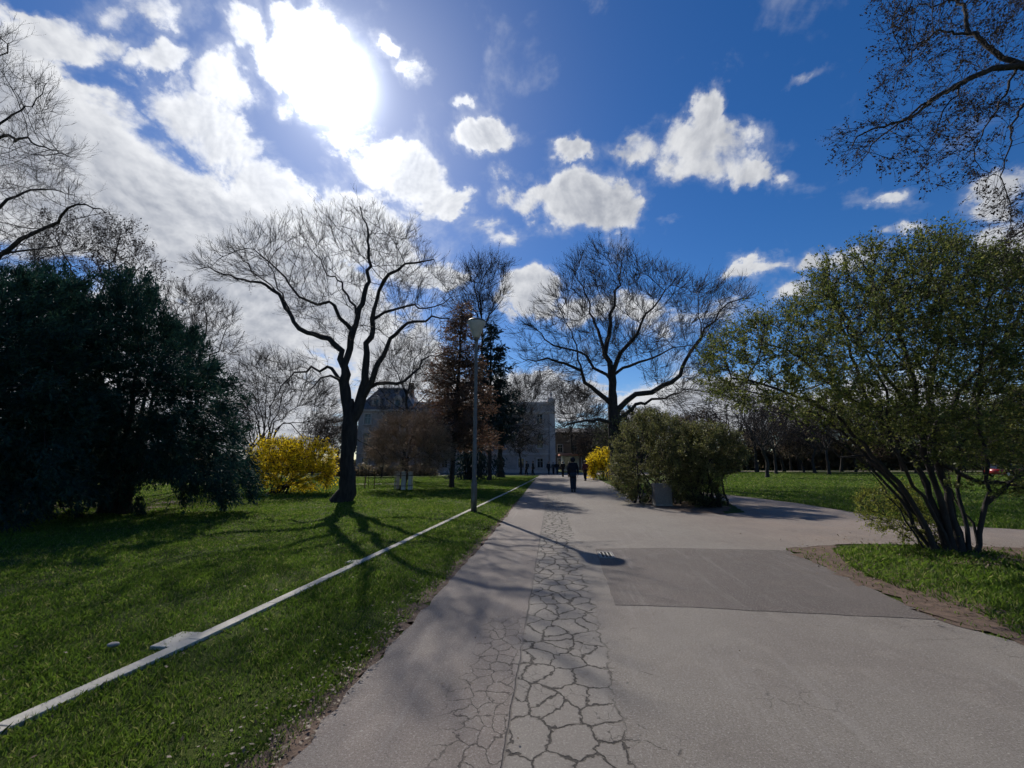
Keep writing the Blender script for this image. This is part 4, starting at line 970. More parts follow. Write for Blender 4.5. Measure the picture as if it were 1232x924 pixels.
# dense dark evergreen beneath them by the facade
yew(568, 44, [(545, 500), (560, 485), (585, 480), (600, 492), (606, 530), (600, 566), (560, 570), (548, 540)], 'dark rounded evergreen low behind the lamp post', 97, 800, 9, 2.2, .4, 'spruce', 'evergreen_tree', stems=3)

# ------------------------------------------------------------------ leafy shrubs
def shrub(px, Y, poly, label, seed, name, cat, leafm, nleaf, lsize, depth, stems, nattr=900, step=.2, di=1.4, dk=.28, tip=.005, ntw=5000, twl=.35, twr=.0035, group=None, zmin=.1, asp=.5, limbs=None, r0=.05, bark='bark', clump=.05, split=.035, leafname='foliage', stemspread=.25, twup=.1, spray=.5):
    rg = np.random.default_rng(seed); random.seed(seed); b = base_at(px, Y); T = Tree(seed)
    at = crown_pts(poly, Y, nattr, depth, rg, zmin); c = at.mean(0)
    if limbs:
        for L_ in limbs:
            pts, ra, rb, off = L_[:4]; q = [np.array(P(a, bb_, Y+off*i/max(1, len(pts)-1))) for i, (a, bb_) in enumerate(pts)]
            if len(L_) < 5: q[0][2] = -.05
            T.limb(q, ra, rb, step=.22, wob=.02, root=len(L_) < 5)
    for i in range(stems):
        tgt = at[rg.integers(len(at))]*.85+c*.15; p0 = np.array((b.x+rg.normal(0, stemspread), Y+rg.normal(0, stemspread), -.05))
        T.limb([p0, p0+(tgt-p0)*[.25, .25, .4], p0+(tgt-p0)*[.65, .65, .75], tgt], r0*rg.uniform(.6, 1.1), r0*.25, root=True, step=step*1.2, wob=.03)
    T.grow(at, step, di, dk, 60, .04); T.radii(tip); A, d = T.tips(tip*3)
    ow = A-(c-[0, 0, c[2]*.5]); ow /= np.linalg.norm(ow, axis=1)[:, None]+1e-9; d = d*.7+ow*spray; d /= np.linalg.norm(d, axis=1)[:, None]+1e-9
    V, Q, Pt, t = twigs(A, d, ntw, twl, twr, rg, twup, .7)
    # foliage sits in sprays: some twigs full, others nearly bare
    wgt = rg.uniform(0, 1, len(Pt))**1.6; wgt /= wgt.sum(); tw = rg.choice(len(Pt), nleaf, p=wgt); f_ = rg.uniform(.25, 3, nleaf); i0 = np.minimum(f_.astype(int), 2); fr = (f_-i0)[:, None]
    q_ = Pt[tw, i0]*(1-fr)+Pt[tw, i0+1]*fr
    lf = leaves(q_+rg.normal(0, clump, (nleaf, 3)), lsize, rg, asp, dirs=t[tw, i0]*.5+rg.normal(0, .6, (nleaf, 3)))
    return tree_objects(T, name, tuple(b), label, cat, M[bark], group, extra=[(V, Q)], leaf=(lf, M[leafm], leafname), split=split, twigmat=M['twig'])
shrub(340, 24, [(300, 548), (312, 534), (330, 530), (350, 534), (372, 532), (392, 538), (402, 552), (400, 575), (392, 586), (350, 592), (320, 588), (312, 572), (302, 562)],
      'yellow flowering bush on the lawn between the dark evergreen and the big twisted tree', 101, 'forsythia_bush', 'bush', 'forsythia', 22000, .075, 1.6, 22, 900, .25, 1.6, .3, ntw=6000, twl=.6, twr=.006, leafname='blossom', clump=.06, asp=.6, stemspread=.5, twup=.05)
shrub(722, 43, [(709, 566), (710, 555), (718, 548), (730, 543), (740, 546), (744, 560), (742, 572), (728, 576), (714, 574)],
      'yellow flowering bush beside the trunk of the tall bare tree right of the path', 103, 'forsythia_bush', 'bush', 'forsythia', 9000, .13, 1.4, 14, 400, .3, 2, .4, ntw=3000, twl=.8, twr=.01, leafname='blossom', clump=.1, asp=.6, stemspread=.4, twup=.05)
shrub(782, 18.2, [(738, 585), (736, 560), (740, 535), (748, 514), (762, 500), (782, 496), (804, 500), (824, 508), (842, 516), (852, 540), (850, 570), (838, 592), (815, 602), (790, 604), (760, 596)],
      'tall olive-green shrub standing behind the concrete litter bin', 107, 'green_shrub', 'shrub', 'olive2', 42000, .062, 1.5, 16, 1100, .2, 1.5, .3, ntw=6000, twl=.4, twr=.004, stemspread=.5)
shrub(836, 17.0, [(800, 540), (815, 522), (838, 512), (862, 513), (884, 520), (898, 532), (900, 550), (890, 566), (872, 572), (860, 590), (845, 604), (822, 606), (806, 590)],
      'wide dark-based green shrub right of the litter bin where the side path turns', 109, 'green_shrub', 'shrub', 'olive2', 44000, .06, 1.5, 18, 1000, .2, 1.5, .3, ntw=6000, twl=.4, twr=.004, stemspread=.4)
shrub(762, 24, [(736, 520), (742, 500), (760, 486), (790, 492), (800, 520), (790, 560), (750, 572), (738, 560)],
      'hazy green shrub half hidden by the bare tree trunk and the taller olive shrub', 110, 'green_shrub', 'shrub', 'bud_green', 9000, .07, 1.6, 12, 600, .3, 2, .4, ntw=4000, twl=.5, twr=.006, stemspread=.6)
# tuft of low twiggy growth right of the shrub
shrub(850, 16.2, [(826, 600), (832, 586), (848, 580), (866, 588), (872, 606), (850, 612)], 'low sprawling tuft of green shoots at the foot of the wide shrub', 111, 'low_shrub', 'shrub', 'bud_green', 1800, .05, .5, 8, 150, .15, 1, .2, ntw=1200, twl=.3, twr=.003, r0=.02)
# the big leaning multi-stem tree on the right
Yr = 8.2
leaning = [
    ([(1122, 663), (1080, 600), (1035, 552), (990, 520), (945, 498), (900, 492)], .035, .012, .9),
    ([(1160, 666), (1146, 610), (1130, 560), (1105, 500), (1090, 440), (1040, 380)], .045, .015, 1.4),
    ([(1143, 663), (1122, 612), (1090, 570), (1070, 520), (1065, 470), (1040, 420)], .04, .014, -.9),
    ([(1165, 666), (1160, 620), (1150, 570), (1160, 510), (1185, 460), (1210, 400)], .04, .015, .7),
    ([(1118, 663), (1090, 625), (1062, 585), (1040, 560)], .025, .01, -.3),
    ([(1180, 668), (1172, 630), (1150, 600), (1140, 560)], .03, .012, .5),
    ([(1128, 662), (1100, 610), (1060, 560), (1015, 510), (965, 478), (920, 462), (880, 455)], .05, .02, -.6),
    ([(1135, 664), (1104, 620), (1040, 545), (985, 500), (930, 478), (890, 470)], .042, .018, .8),
    ([(1140, 664), (1120, 600), (1098, 550), (1060, 510), (1010, 470), (960, 430), (915, 410)], .052, .02, .4),
    ([(1148, 664), (1132, 600), (1112, 545), (1104, 500), (1098, 450), (1080, 400), (1060, 350)], .06, .025, -.5),
    ([(1155, 665), (1138, 590), (1122, 540), (1118, 480), (1128, 420), (1135, 360), (1140, 310)], .06, .025, .6),
    ([(1150, 664), (1112, 580), (1082, 530), (1050, 490), (1030, 440), (1010, 380), (1000, 350)], .045, .02, 1.2),
    ([(1172, 667), (1180, 625), (1190, 590), (1186, 545), (1176, 500), (1180, 430), (1190, 360)], .036, .018, -.4),
    ([(1195, 600), (1214, 582), (1240, 560), (1270, 520), (1290, 470)], .04, .02, .2, 1),
    ([(1112, 545), (1140, 562), (1180, 578), (1225, 583), (1262, 600), (1290, 590)], .045, .04, .2, 1),
    ([(1120, 520), (1150, 480), (1180, 440), (1215, 400), (1240, 350)], .05, .02, 1.0, 1),
    ([(1060, 560), (1040, 548), (1010, 552), (990, 530)], .03, .012, .2, 1),
    ([(1104, 500), (1080, 470), (1050, 430), (1020, 400)], .045, .015, -.8, 1),
]
shrub(1145, Yr, [(846, 455), (850, 425), (868, 405), (900, 388), (925, 372), (950, 372), (968, 350), (975, 330), (998, 318), (1012, 325), (1030, 305), (1052, 298), (1070, 300), (1088, 284), (1108, 290), (1128, 282), (1160, 292), (1180, 305), (1205, 300), (1250, 310), (1330, 340), (1350, 540), (1300, 590), (1235, 600), (1200, 560), (1150, 560), (1110, 525), (1080, 545), (1030, 530), (975, 505), (930, 490), (880, 482)],
      'large leafy leaning tree with many dark stems at the right beside the path', 113, 'leaning_tree', 'tree', 'olive_fresh', 155000, .047, 1.9, 0, 4600, .16, 1.2, .18, tip=.0045, ntw=17000, twl=.42, twr=.0032, limbs=leaning, clump=.028, spray=.8, zmin=.7, split=.03)
shrub(1095, 8.7, [(1026, 602), (1036, 586), (1060, 578), (1092, 584), (1112, 602), (1118, 634), (1092, 646), (1058, 640), (1034, 626)],
      'low yellow-green shrub at the left foot of the leaning tree', 117, 'low_shrub', 'shrub', 'yellowgreen', 7500, .036, .5, 16, 300, .09, .7, .13, ntw=1600, twl=.2, twr=.0022, r0=.014, clump=.03, zmin=.05, split=.012)
shrub(95, 20, [(68, 600), (74, 588), (92, 582), (110, 586), (120, 598), (112, 606), (80, 607)], 'small grey-green bush seen through the gap beneath the dark evergreens', 119, 'low_shrub', 'shrub', 'olive2', 3000, .07, .8, 9, 200, .2, 1.2, .25, ntw=1500, twl=.3, twr=.004, r0=.02)

# overhanging budding tree whose trunk stands outside the right edge
oh = [([(1440, 500), (1430, 350), (1410, 240)], .34, .26),
      ([(1410, 250), (1340, 150), (1270, 90), (1225, 78), (1180, 90), (1140, 108), (1110, 130), (1075, 150), (1040, 160), (1018, 182)], .13, .012, -.5),
      ([(1140, 108), (1110, 128), (1082, 148), (1050, 175), (1022, 205)], .035, .01, .5),
      ([(1225, 78), (1190, 60), (1165, 30), (1150, -10), (1120, -60)], .06, .02, .6),
      ([(1165, 30), (1130, 40), (1105, 55), (1090, 80)], .03, .01, -.6),
      ([(1420, 270), (1330, 120), (1260, 20), (1210, -30), (1140, -60), (1080, -40)], .13, .02, .8),
      ([(1210, -30), (1150, 0), (1100, 10), (1070, 35)], .035, .01, .4),
      ([(1290, 100), (1240, 120), (1222, 140), (1212, 180), (1205, 215)], .04, .01, -.4),
      ([(1225, 78), (1200, 130), (1178, 170), (1168, 205)], .03, .008, .4),
      ([(1425, 330), (1340, 250), (1280, 250), (1240, 270), (1215, 285), (1196, 300)], .09, .01, .3),
      ([(1340, 250), (1270, 310), (1230, 330), (1205, 350)], .04, .01, .8),
      ([(1140, 108), (1135, 140), (1122, 165), (1112, 200)], .02, .007, .2)]
big_tree('budding_tree', (1440, 640), 8.6, oh,
   [(1012, 195), (1015, 165), (1040, 150), (1055, 120), (1060, 60), (1050, 20), (1075, -80), (1250, -160), (1420, -120), (1420, 180), (1300, 180), (1240, 130), (1215, 170), (1180, 200), (1120, 205), (1070, 195), (1040, 190)],
   1900, 1.6, 'overhanging bough of a budding tree reaching in from the upper right', 121, step=.18, di=1.5, dk=.24, tip=.0042, ntw=9000, twl=.24, twr=.003, maxn=14000, fl=.4, split=.03, up=-.02, twup=-.05, leaf=('bud', .056, 25000, 'buds', .5),
   extra_poly=[([(1190, 240), (1215, 225), (1300, 220), (1340, 300), (1290, 360), (1225, 370), (1200, 345), (1195, 300)], 500), ([(1100, 190), (1130, 190), (1120, 225), (1108, 235)], 20), ([(1160, 190), (1215, 190), (1210, 225), (1165, 225)], 40)])

# ------------------------------------------------------------------ far trees (templates + copies)
def template(seed, h, spread, stems, leaf=None, twm='twig', label='', loc=(0, 0, 0), ntw=2600, group=None):
    rg = np.random.default_rng(seed); random.seed(seed); T = Tree(seed)
    T.limb([(0, 0, -.1), (rg.normal(0, .15), rg.normal(0, .15), h*.16), (rg.normal(0, .2), 0, h*.33)], h*.022, h*.015, root=True, step=.5)
    top = np.array(T.pos[-1])
    for i in range(stems):
        a = i*2*math.pi/stems+rg.normal(0, .3); e = top+np.array((math.cos(a)*spread*.6, math.sin(a)*spread*.6, h*rg.uniform(.3, .5)))
        T.limb([top, top+(e-top)*[.5, .5, .35], e], h*.009, h*.003, step=.5, wob=.08)
    u = rg.normal(0, 1, (1300, 3)); u /= np.linalg.norm(u, axis=1)[:, None]; rr = rg.uniform(0, 1, 1300)**.4
    at = u*rr[:, None]*[spread, spread, h*.36]+[0, 0, h*.63]; at = at[rg.uniform(size=1300) < .8]
    T.grow(at, .55, 4, .85, 50, .12, maxn=2500); T.radii(.016); A, d = T.tips(.05)
    V, Q, Pt, t = twigs(A, d, ntw, 1.0, .011, rg, .2); lf = None
    if leaf: pool = Pt[:, 1:].reshape(-1, 3); k = rg.integers(0, len(pool), leaf[1]); lf = (leaves(pool[k]+rg.normal(0, .2, (leaf[1], 3)), leaf[2], rg, .6), M[leaf[0]], 'foliage')
    return tree_objects(T, 'bare_tree' if not leaf else 'leafing_tree', (0, 0, 0), label, 'tree', M['bark'], group, extra=[(V, Q)], leaf=lf, twigmat=M[twm], split=.1)
gr = 'bare trees along the far side of the right lawn'
tA = template(201, 14, 4.6, 5, group=gr); tB = template(202, 11.5, 3.8, 6, group=gr); tC = template(203, 9, 3.6, 5, ('bud_green', 5000, .16), group=gr)
tD = template(204, 7.5, 3.4, 7, ('bud', 9000, .15), 'twig_brown', group=gr)
used = set()
def place(tpl, px, Y, sc, rz, label, g=gr):
    q = base_at(px, Y)
    if tpl.name not in used:
        used.add(tpl.name); tpl.location = (q.x, q.y, 0); tpl.rotation_euler.z = rz; tpl.scale = (sc,)*3; tpl['label'] = label; tpl['group'] = g; return tpl
    return copy_tree(tpl, (q.x, q.y, 0), rz, sc, label, g)
place(tA, 911, 50, .72, .3, 'bare forked tree on the far right lawn, nearest to the side path bend')
place(tB, 922, 66, .95, 1.2, 'slim bare tree just right of the forked tree beyond the side path')
place(tD, 955, 74, 1.0, 2, 'reddish-brown budding tree in the middle of the far tree line')
place(tA, 968, 70, .8, 2.6, 'bare tree standing before the reddish-brown one in the far tree line')
place(tB, 984, 62, .9, 4.4, 'bare dark-trunked tree right of the reddish-brown one')
place(tC, 940, 92, 1.2, .5, 'greenish budding tree far behind the reddish-brown one')
place(tA, 890, 98, .95, 1.9, 'tall bare tree farthest left in the distant line behind the green shrubs')
place(tC, 1015, 78, 1.2, 1.1, 'green leafing tree behind the first leaning stems')
place(tD, 1045, 84, 1.1, .4, 'brown budding tree seen between the leaning stems')
place(tC, 1085, 70, 1.2, 3.3, 'green leafing tree behind the thickest leaning stems')
place(tB, 1120, 80, 1.1, 2.2, 'bare tree seen right through the crown of the leaning tree')
place(tC, 1165, 62, 1.15, 5.1, 'green leafing tree behind the fork of the thin right stem')
place(tA, 1215, 75, .8, 3.9, 'bare tree near the right edge beyond the lawn')
place(tC, 1260, 58, 1.1, 2.9, 'green leafing tree at the right edge beyond the lawn')
place(tD, 1180, 88, 1.3, 4.1, 'brown budding tree far off near the right edge')
for i, (tp, px, Y, sc, lb_) in enumerate([
    (tA, 878, 84, 1.25, 'tall bare tree behind the right edge of the wide green shrub'), (tB, 900, 76, 1.35, 'bare tree rising left of the forked tree on the far lawn'),
    (tD, 932, 82, 1.7, 'large brown budding tree behind the slim bare ones on the far lawn'), (tA, 950, 96, 1.35, 'very tall bare tree deep behind the far tree line'),
    (tD, 998, 80, 1.7, 'large brown tree left of the first leaning stems'), (tA, 1030, 92, 1.4, 'tall bare tree deep behind the leaning stems'),
    (tD, 1070, 86, 1.7, 'large brown tree behind the middle leaning stems'), (tA, 1105, 90, 1.3, 'tall bare tree deep behind the thickest stems'),
    (tD, 1140, 80, 1.6, 'large brown tree behind the right part of the leaning tree'), (tC, 1200, 84, 1.7, 'large green leafing tree beyond the red car'), (tA, 1240, 92, 1.4, 'tall bare tree deep at the right edge')]):
    place(tp, px, Y, sc, i*1.37, lb_)
g2 = 'trees behind the buildings and the left lawn'
for i, (tp, px, Y, sc, lb_) in enumerate([
    (tA, 442, 82, 1.0, 'bare tree behind the left corner of the grey pavilion'), (tD, 412, 70, 1.2, 'brown tree hidden behind the trunk of the big twisted tree'), (tB, 310, 64, 1.0, 'bare tree rising behind the left end of the yellow bush'),
    (tA, 722, 92, 1.1, 'bare tree beyond the yellow bush right of the path'), (tD, 756, 78, 1.5, 'brown budding tree behind the trunk of the tall broad tree'), (tD, 800, 84, 1.5, 'brown budding tree hidden behind the olive shrub'), (tD, 838, 90, 1.7, 'large brown tree behind the wide green shrub')]):
    place(tp, px, Y, sc, i*1.91, lb_, g2)
place(tD, 708, 84, .95, 1.0, 'brown budding tree between the salmon canopy and the yellow bush', g2)
place(tC, 735, 76, 1.0, 2.2, 'green leafing tree behind the yellow bush right of the path', g2)
place(tB, 770, 88, 1.0, .7, 'bare tree in the distance behind the hazy green shrub', g2)
place(tC, 815, 80, .9, 2.0, 'green leafing tree in the distance behind the wide shrub', g2)
place(tB, 850, 72, .75, 3.7, 'low bare tree in the distance left of the side path trees', g2)
place(tD, 465, 52, .62, 1.3, 'brown budding tree low in front of the grey pavilion', g2)
place(tB, 520, 58, .75, 2.3, 'bare tree in front of the facade between the round tree and the conifers', g2)
place(tA, 626, 62, .62, 5.3, 'bare thin tree in front of the right half of the grey facade', g2)
place(tB, 385, 60, .75, 3.0, 'bare tree far left of the grey pavilion', g2)
place(tD, 350, 66, .75, 3.5, 'brown tree far behind the yellow bush at left', g2)
place(tC, 290, 60, .7, .9, 'greenish tree far behind the dark evergreen edge', g2)
place(tB, 200, 62, .8, 1.9, 'bare tree far behind the gap under the evergreens', g2)
place(tD, 60, 58, .9, 1.7, 'brown tree far off behind the left evergreens', g2)

# far scrub mass that closes the horizon
def scrub(name, segs, label, n, seed, m='hedge', ls=.5):
    rg = np.random.default_rng(seed); C = []
    for (x0, y0, x1, y1, h0, dep) in segs:
        k = int(n*math.hypot(x1-x0, y1-y0)/sum(math.hypot(s[2]-s[0], s[3]-s[1]) for s in segs)); t_ = rg.uniform(0, 1, k)
        hh_ = h0*(.65+.25*np.sin(t_*37+1)+.2*np.sin(t_*91+2)+.12*np.sin(t_*211))
        z = rg.uniform(0, 1, k)**.8*hh_; C.append(np.stack([x0+(x1-x0)*t_+rg.normal(0, .3, k), y0+(y1-y0)*t_+rg.uniform(-dep, dep, k)*.5, z], 1))
    C = np.concatenate(C); V, Q = leaves(C, ls, rg, .5)
    tag(link_mesh(name, np_mesh(name, V, [Q]), M[m]), label, 'shrubbery', kind='stuff')
scrub('far_scrub', [(40, 104, 130, 100, 9.0, 8), (130, 100, 190, 60, 10, 8), (8, 116, 45, 112, 8, 6)], 'dark distant shrubbery closing off the far end of the right lawn', 75000, 301, ls=.95)
scrub('far_scrub', [(-120, 72, -26, 76, 3.6, 5), (-150, 30, -120, 72, 5, 5)], 'dark distant shrubbery far behind the left evergreens', 30000, 302, ls=.8)
scrub('hedge', [(-23, 54, -10, 57, 1.6, 2.5)], 'low dark hedge in front of the grey pavilion', 9000, 303, ls=.25)

# ------------------------------------------------------------------ parked cars glimpsed through foliage
M['car_silver'] = mat('silver_car_paint', (.42, .43, .45), (.4, .41, .43), .25, 2, spec=.6); M['car_red'] = mat('red_car_paint', (.35, .04, .04), None, .25, 2, spec=.6)
M['glass'] = M['window']; M['tyre'] = mat('tyre_rubber', (.015, .015, .015), None, .8); M['rim'] = mat('alloy_rim', (.4, .4, .41), None, .35, metal=.8)
M['headlight'] = mat('clear_headlight', (.6, .6, .6), None, .15, spec=.8); M['tail'] = mat('red_tail_light', (.3, .01, .01), None, .2)
def car(loc, rz, m, label):
    r = empty('parked_car', loc, label, 'car', rz=rz); mb = MB()
    prof = [(-2.1, .32), (-2.15, .6), (-2.08, .9), (-1.5, .98), (1.0, .95), (1.9, .82), (2.15, .62), (2.12, .3)]
    mb.prism(prof, 'y', -.86, .86); bmesh.ops.bevel(mb.bm, geom=mb.bm.edges[:], offset=.06, segments=2, affect='EDGES'); mb.build('body', m, r, True)
    mb = MB(); lo = [(-1.95, .93), (1.05, .93), (.35, 1.42), (-1.45, 1.45)]
    A = [mb.bm.verts.new((x, y*(.80 if z < 1 else .62), z)) for y in (-1, 1) for x, z in lo]
    for f in ((0, 1, 2, 3), (7, 6, 5, 4), (0, 4, 5, 1), (1, 5, 6, 2), (2, 6, 7, 3), (3, 7, 4, 0)): mb.bm.faces.new([A[i] for i in f])
    mb.build('windows', M['glass'], r); MB().box(-1.4, .32, -.6, .6, 1.425, 1.47, .02).build('roof', m, r, True)
    for x in (-1.3, 1.35):
        for y in (-.8, .8):
            w = MB(); rot = Matrix.Translation((x, y, .33)) @ Matrix.Rotation(math.pi/2, 4, 'X'); w.lathe([(.2, -.1), (.31, -.1), (.33, -.06), (.33, .06), (.31, .1), (.2, .1)], 20); bmesh.ops.transform(w.bm, matrix=rot, verts=w.bm.verts[:]); wo = w.build('wheel', M['tyre'], r, True)
            w = MB(); w.lathe([(.19, -.105), (.2, .105)], 16); bmesh.ops.transform(w.bm, matrix=rot, verts=w.bm.verts[:]); w.build('rim', M['rim'], wo)
    for y in (-.62, .62): MB().box(2.0, 2.14, y-.16, y+.16, .62, .76, .02).build('headlight', M['headlight'], r); MB().box(-2.17, -2.05, y-.16, y+.16, .68, .84, .02).build('tail_light', M['tail'], r)
    return r
q = base_at(1192, 52); car((q.x, q.y, .0), .1, M['car_red'], 'red parked car glimpsed through the leaning tree near the right edge')
q = base_at(184, 46); car((q.x, q.y, 0), .05, M['car_silver'], 'silver parked car glimpsed under the drooping evergreen boughs')

# ------------------------------------------------------------------ sun and sky
sl = bpy.data.lights.new('sun', 'SUN'); sl.energy = 4.2; sl.angle = R(.53); sl.color = (1, .93, .84)
so = bpy.data.objects.new('sun', sl); col.objects.link(so); so.location = (0, 0, 60)
sd = Vector((math.sin(SUN_AZ)*math.cos(SUN_EL), math.cos(SUN_AZ)*math.cos(SUN_EL), math.sin(SUN_EL)))
so.rotation_euler = (-sd).to_track_quat('-Z', 'Y').to_euler()
w = bpy.data.worlds.new('World'); scene.world = w; w.use_nodes = True; t = NT(w.node_tree); bg = t.n['Background']
geo = t.node('ShaderNodeTexCoord').outputs['Generated']; dirv = t.vm('NORMALIZE', geo)
sky = t.node('ShaderNodeTexSky', sky_type='NISHITA'); sky.sun_disc = False; sky.sun_elevation = SUN_EL; sky.sun_rotation = SUN_AZ
sky.dust_density = .25; sky.air_density = 1.0; sky.ozone_density = 4.0; sky.altitude = 400
SKYK = .08
# cloud cover: each bank is an ellipsoid of directions; noise breaks its rim
def dirbasis(px, py, ang):
    c = ray(px, py).normalized(); u = (ray(px+2, py).normalized()-c).normalized(); v = (ray(px, py-2).normalized()-c); v = (v-u*v.dot(u)).normalized()
    a = R(ang); u2 = u*math.cos(a)+v*math.sin(a); v2 = -u*math.sin(a)+v*math.cos(a); return c, u2, v2
# px, py, rx, ry, angle, weight
CL = [(855, 178, 118, 62, -12, 1), (848, 130, 45, 45, 0, 1), (900, 205, 70, 38, -10, 1), (775, 172, 65, 30, 8, .75),
      (695, 245, 90, 52, 5, 1), (745, 248, 48, 48, 0, .9), (686, 182, 45, 20, 0, .7), (640, 240, 60, 26, 0, .75),
      (640, 354, 46, 42, 0, 1.05), (735, 372, 110, 34, 0, .8), (610, 372, 18, 20, 0, .7),
      (580, 168, 62, 30, 5, .9), (545, 245, 45, 22, 10, .8), (600, 275, 60, 26, 0, .55), (525, 325, 70, 18, 0, .65),
      (480, 205, 95, 62, -15, 1), (398, 95, 78, 100, 0, 1.1), (425, 165, 60, 40, -20, .9), (500, 88, 40, 24, -30, .6), (474, 60, 28, 26, 0, .7), (515, 230, 60, 45, 0, .75),
      (905, 325, 75, 16, 14, .62), (1005, 312, 78, 26, 12, .8), (962, 95, 42, 14, 28, .55), (1055, 236, 55, 16, 8, .6), (1070, 278, 60, 14, 4, .6), (1215, 215, 62, 70, 0, 1), (1225, 290, 80, 80, 0, .85), (1150, 160, 90, 60, 20, .5), (850, 375, 130, 34, 8, .55), (965, 350, 70, 26, 20, .75),
      (130, 235, 300, 175, -28, 1.25), (250, 170, 120, 85, -35, 1.0), (320, 235, 130, 75, -25, 1.1), (95, 125, 190, 70, -22, 1.0), (345, 120, 30, 40, -40, .6), (225, 105, 30, 50, -30, .6), (420, 265, 90, 60, -10, .9), (150, 95, 50, 16, -30, .6), (40, 15, 140, 30, -10, .7), (610, 215, 40, 16, 0, .5), (820, 260, 36, 12, 10, .45), (555, 120, 20, 10, 0, .5), (320, 330, 280, 130, -30, 1.3), (60, 140, 200, 120, -20, 1.1), (150, 460, 460, 200, 0, 1.3), (280, 200, 110, 60, -30, .75), (440, 300, 130, 70, -15, .8),
      (60, 40, 170, 50, -5, .75), (190, 72, 70, 38, 0, .8), (270, 100, 60, 90, -30, .7), (285, 30, 60, 40, -45, .55), (330, 75, 40, 40, 0, .6), (160, 5, 120, 40, 0, .6),
      (620, 478, 190, 40, 0, .95), (850, 490, 200, 52, 0, .95), (1050, 480, 260, 50, 0, .8), (480, 430, 140, 60, 0, .85),
      (-300, 200, 500, 300, 0, 1), (1600, 300, 420, 160, 0, .9)]
grp = bpy.data.node_groups.new('cloud_density', 'ShaderNodeTree')
grp.interface.new_socket('Vector', in_out='INPUT', socket_type='NodeSocketVector'); grp.interface.new_socket('Density', in_out='OUTPUT', socket_type='NodeSocketFloat'); grp.interface.new_socket('Plane', in_out='OUTPUT', socket_type='NodeSocketVector')
g = NT(grp); gi = g.node('NodeGroupInput'); go_ = g.node('NodeGroupOutput'); vec = gi.outputs[0]
w1 = g.vm('SCALE', g.vm('SUBTRACT', g.noise(vec, 7, 4, .6, out=1), (.5, .5, .5)), scale=.10)
wv = g.vm('ADD', g.vm('ADD', vec, w1), g.vm('SCALE', g.vm('SUBTRACT', g.noise(vec, 24, 5, .65, out=1), (.5, .5, .5)), scale=.045)); cov = None
for px, py, rx, ry, ang, wt in CL:
    c, u_, v_ = dirbasis(px, py, ang); rho2 = ((px-616)**2+(py-462)**2)/F**2; k = 1/(F*(1+rho2)**.8)
    n_ = u_.cross(v_); Mx = Matrix((u_, v_, n_)).transposed()
    mp = g.node('ShaderNodeMapping', vector_type='TEXTURE'); g.put(mp.inputs[0], wv); mp.inputs[1].default_value = c; mp.inputs[2].default_value = Mx.to_euler(); mp.inputs[3].default_value = (rx*k*1.15, ry*k*1.15, 10 if max(rx, ry)*k < .5 else 1.2)
    gr_ = g.node('ShaderNodeTexGradient', gradient_type='SPHERICAL'); g.put(gr_.inputs[0], mp.outputs[0])
    s_ = g.m('MULTIPLY', g.ramp(gr_.outputs['Fac'], 0, .8), wt)
    cov = s_ if cov is None else g.m('MAXIMUM', cov, s_)
# fibrous / cellular breakup, flattened towards the horizon like a real deck
sx = g.node('ShaderNodeSeparateXYZ'); g.put(sx.inputs[0], vec); zz = g.m('ADD', g.m('MAXIMUM', sx.outputs[2], 0), .12)
pl = g.vm('DIVIDE', vec, None); 
cbx = g.node('ShaderNodeCombineXYZ'); g.put(cbx.inputs[0], zz); g.put(cbx.inputs[1], zz); g.put(cbx.inputs[2], zz); g.l.new(cbx.outputs[0], pl.node.inputs[1])
g.l.new(cov, go_.inputs[0]); g.l.new(pl, go_.inputs[1])
cn = t.node('ShaderNodeGroup'); cn.node_tree = grp; t.put(cn.inputs[0], dirv); covw, plw = cn.outputs
gd = ray(405, 100).normalized()        # bright aureole round the sun behind thin cloud
sunv = tuple(gd)
def fb(v, p):
    a_ = t.noise(v, 6.5, 9, .62, .25); b_ = t.noise(p, 4.2, 7, .62, .5)
    return t.ramp(t.m('ADD', t.m('MULTIPLY', a_, .58), t.m('MULTIPLY', b_, .42)), .34, .66, 0, 1, False)
f0 = t.m('ADD', t.m('MULTIPLY', fb(dirv, plw), .86), t.m('MULTIPLY', t.ramp(t.noise(dirv, 2.6, 3, .5), .35, .65), .14)); tosun = t.vm('SCALE', t.vm('SUBTRACT', sunv, dirv), scale=.03)
a1 = t.noise(t.vm('ADD', dirv, tosun), 6.5, 5, .6, .25); a0 = t.noise(dirv, 6.5, 5, .6, .25)
d0 = t.m('SUBTRACT', t.m('MULTIPLY', covw, 1.5), t.m('MULTIPLY', t.m('SUBTRACT', 1.0, f0), 1.5))
d1 = t.m('ADD', d0, t.m('MULTIPLY', t.m('SUBTRACT', a1, a0), 3.5))
alpha = t.m('MAXIMUM', t.ramp(d0, -.2, .36), t.m('MULTIPLY', t.ramp(t.m('ADD', d0, t.m('MULTIPLY', t.m('SUBTRACT', a0, .5), 1.2)), -.60, .3), .26))
cosg = t.m('MAXIMUM', t.vm('DOT_PRODUCT', dirv, sunv), 0)
ang = t.m('ARCCOSINE', t.m('MINIMUM', cosg, .99999))
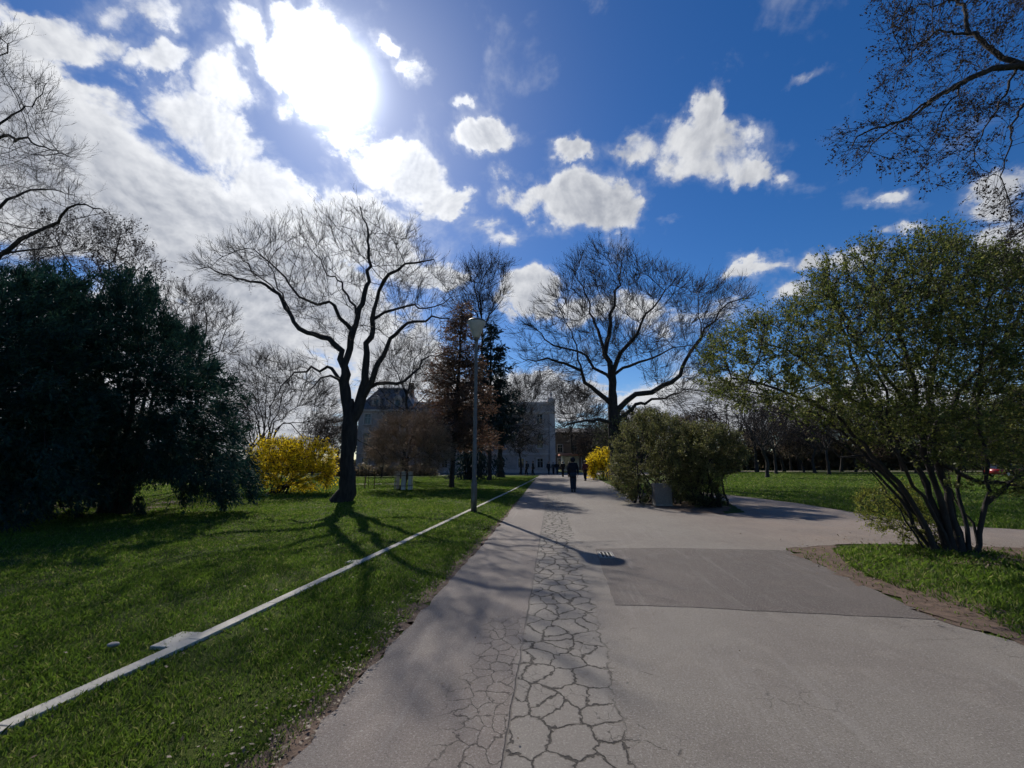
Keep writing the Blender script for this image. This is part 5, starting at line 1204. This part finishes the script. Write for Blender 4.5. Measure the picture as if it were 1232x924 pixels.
near = t.m('EXPONENT', t.m('MULTIPLY', ang, -6.0)); near2 = t.m('EXPONENT', t.m('MULTIPLY', t.m('POWER', t.m('DIVIDE', ang, .052), 2), -1.0)); near3 = t.m('EXPONENT', t.m('MULTIPLY', ang, -9.0))
thick = t.ramp(t.m('ADD', d0, t.m('MULTIPLY', t.m('SUBTRACT', t.noise(plw, 9, 5, .6, .8), .5), .9)), .0, 1.25); lit = t.ramp(t.m('SUBTRACT', d0, d1), -.35, .35)
det = t.noise(dirv, 18, 6, .65)
shade = t.m('ADD', t.m('MULTIPLY', lit, .45), t.m('ADD', t.m('MULTIPLY', t.m('SUBTRACT', 1, thick), .38), t.m('MULTIPLY', t.m('SUBTRACT', det, .5), .5)))
ccol = t.mix(t.m('ADD', shade, 0, clamp=True), (.38, .41, .48), (.95, .96, .98))
ccol = t.vm('SCALE', ccol, scale=t.m('ADD', .75, t.m('MULTIPLY', near, 1.3)))
hs = t.node('ShaderNodeHueSaturation'); hs.inputs['Saturation'].default_value = 1.3; hs.inputs['Hue'].default_value = .508; t.put(hs.inputs['Color'], sky.outputs[0])
skyc = t.vm('SCALE', hs.outputs[0], scale=SKYK)
allc = t.mix(alpha, skyc, ccol)
glow = t.m('ADD', t.m('MULTIPLY', near2, 2.4), t.m('MULTIPLY', near3, .42))
allc = t.vm('ADD', allc, t.vm('SCALE', (.95, .98, 1.0), scale=glow))
t.put(bg.inputs['Color'], allc); bg.inputs['Strength'].default_value = 1.0
w.cycles.sampling_method = 'MANUAL'; w.cycles.sample_map_resolution = 512

# ------------------------------------------------------------------ render settings
scene.render.engine = 'CYCLES'
vs = scene.view_settings; vs.view_transform = 'Standard'; vs.look = 'None'; vs.gamma = 1; vs.exposure = .22; vs.use_curve_mapping = False
scene.cycles.use_denoising = True; scene.cycles.max_bounces = 4; scene.cycles.use_adaptive_sampling = True; scene.cycles.adaptive_threshold = .03; scene.cycles.adaptive_min_samples = 16; scene.cycles.transparent_max_bounces = 4; scene.cycles.transmission_bounces = 3; scene.cycles.diffuse_bounces = 2
scene.cycles.sample_clamp_indirect = 4
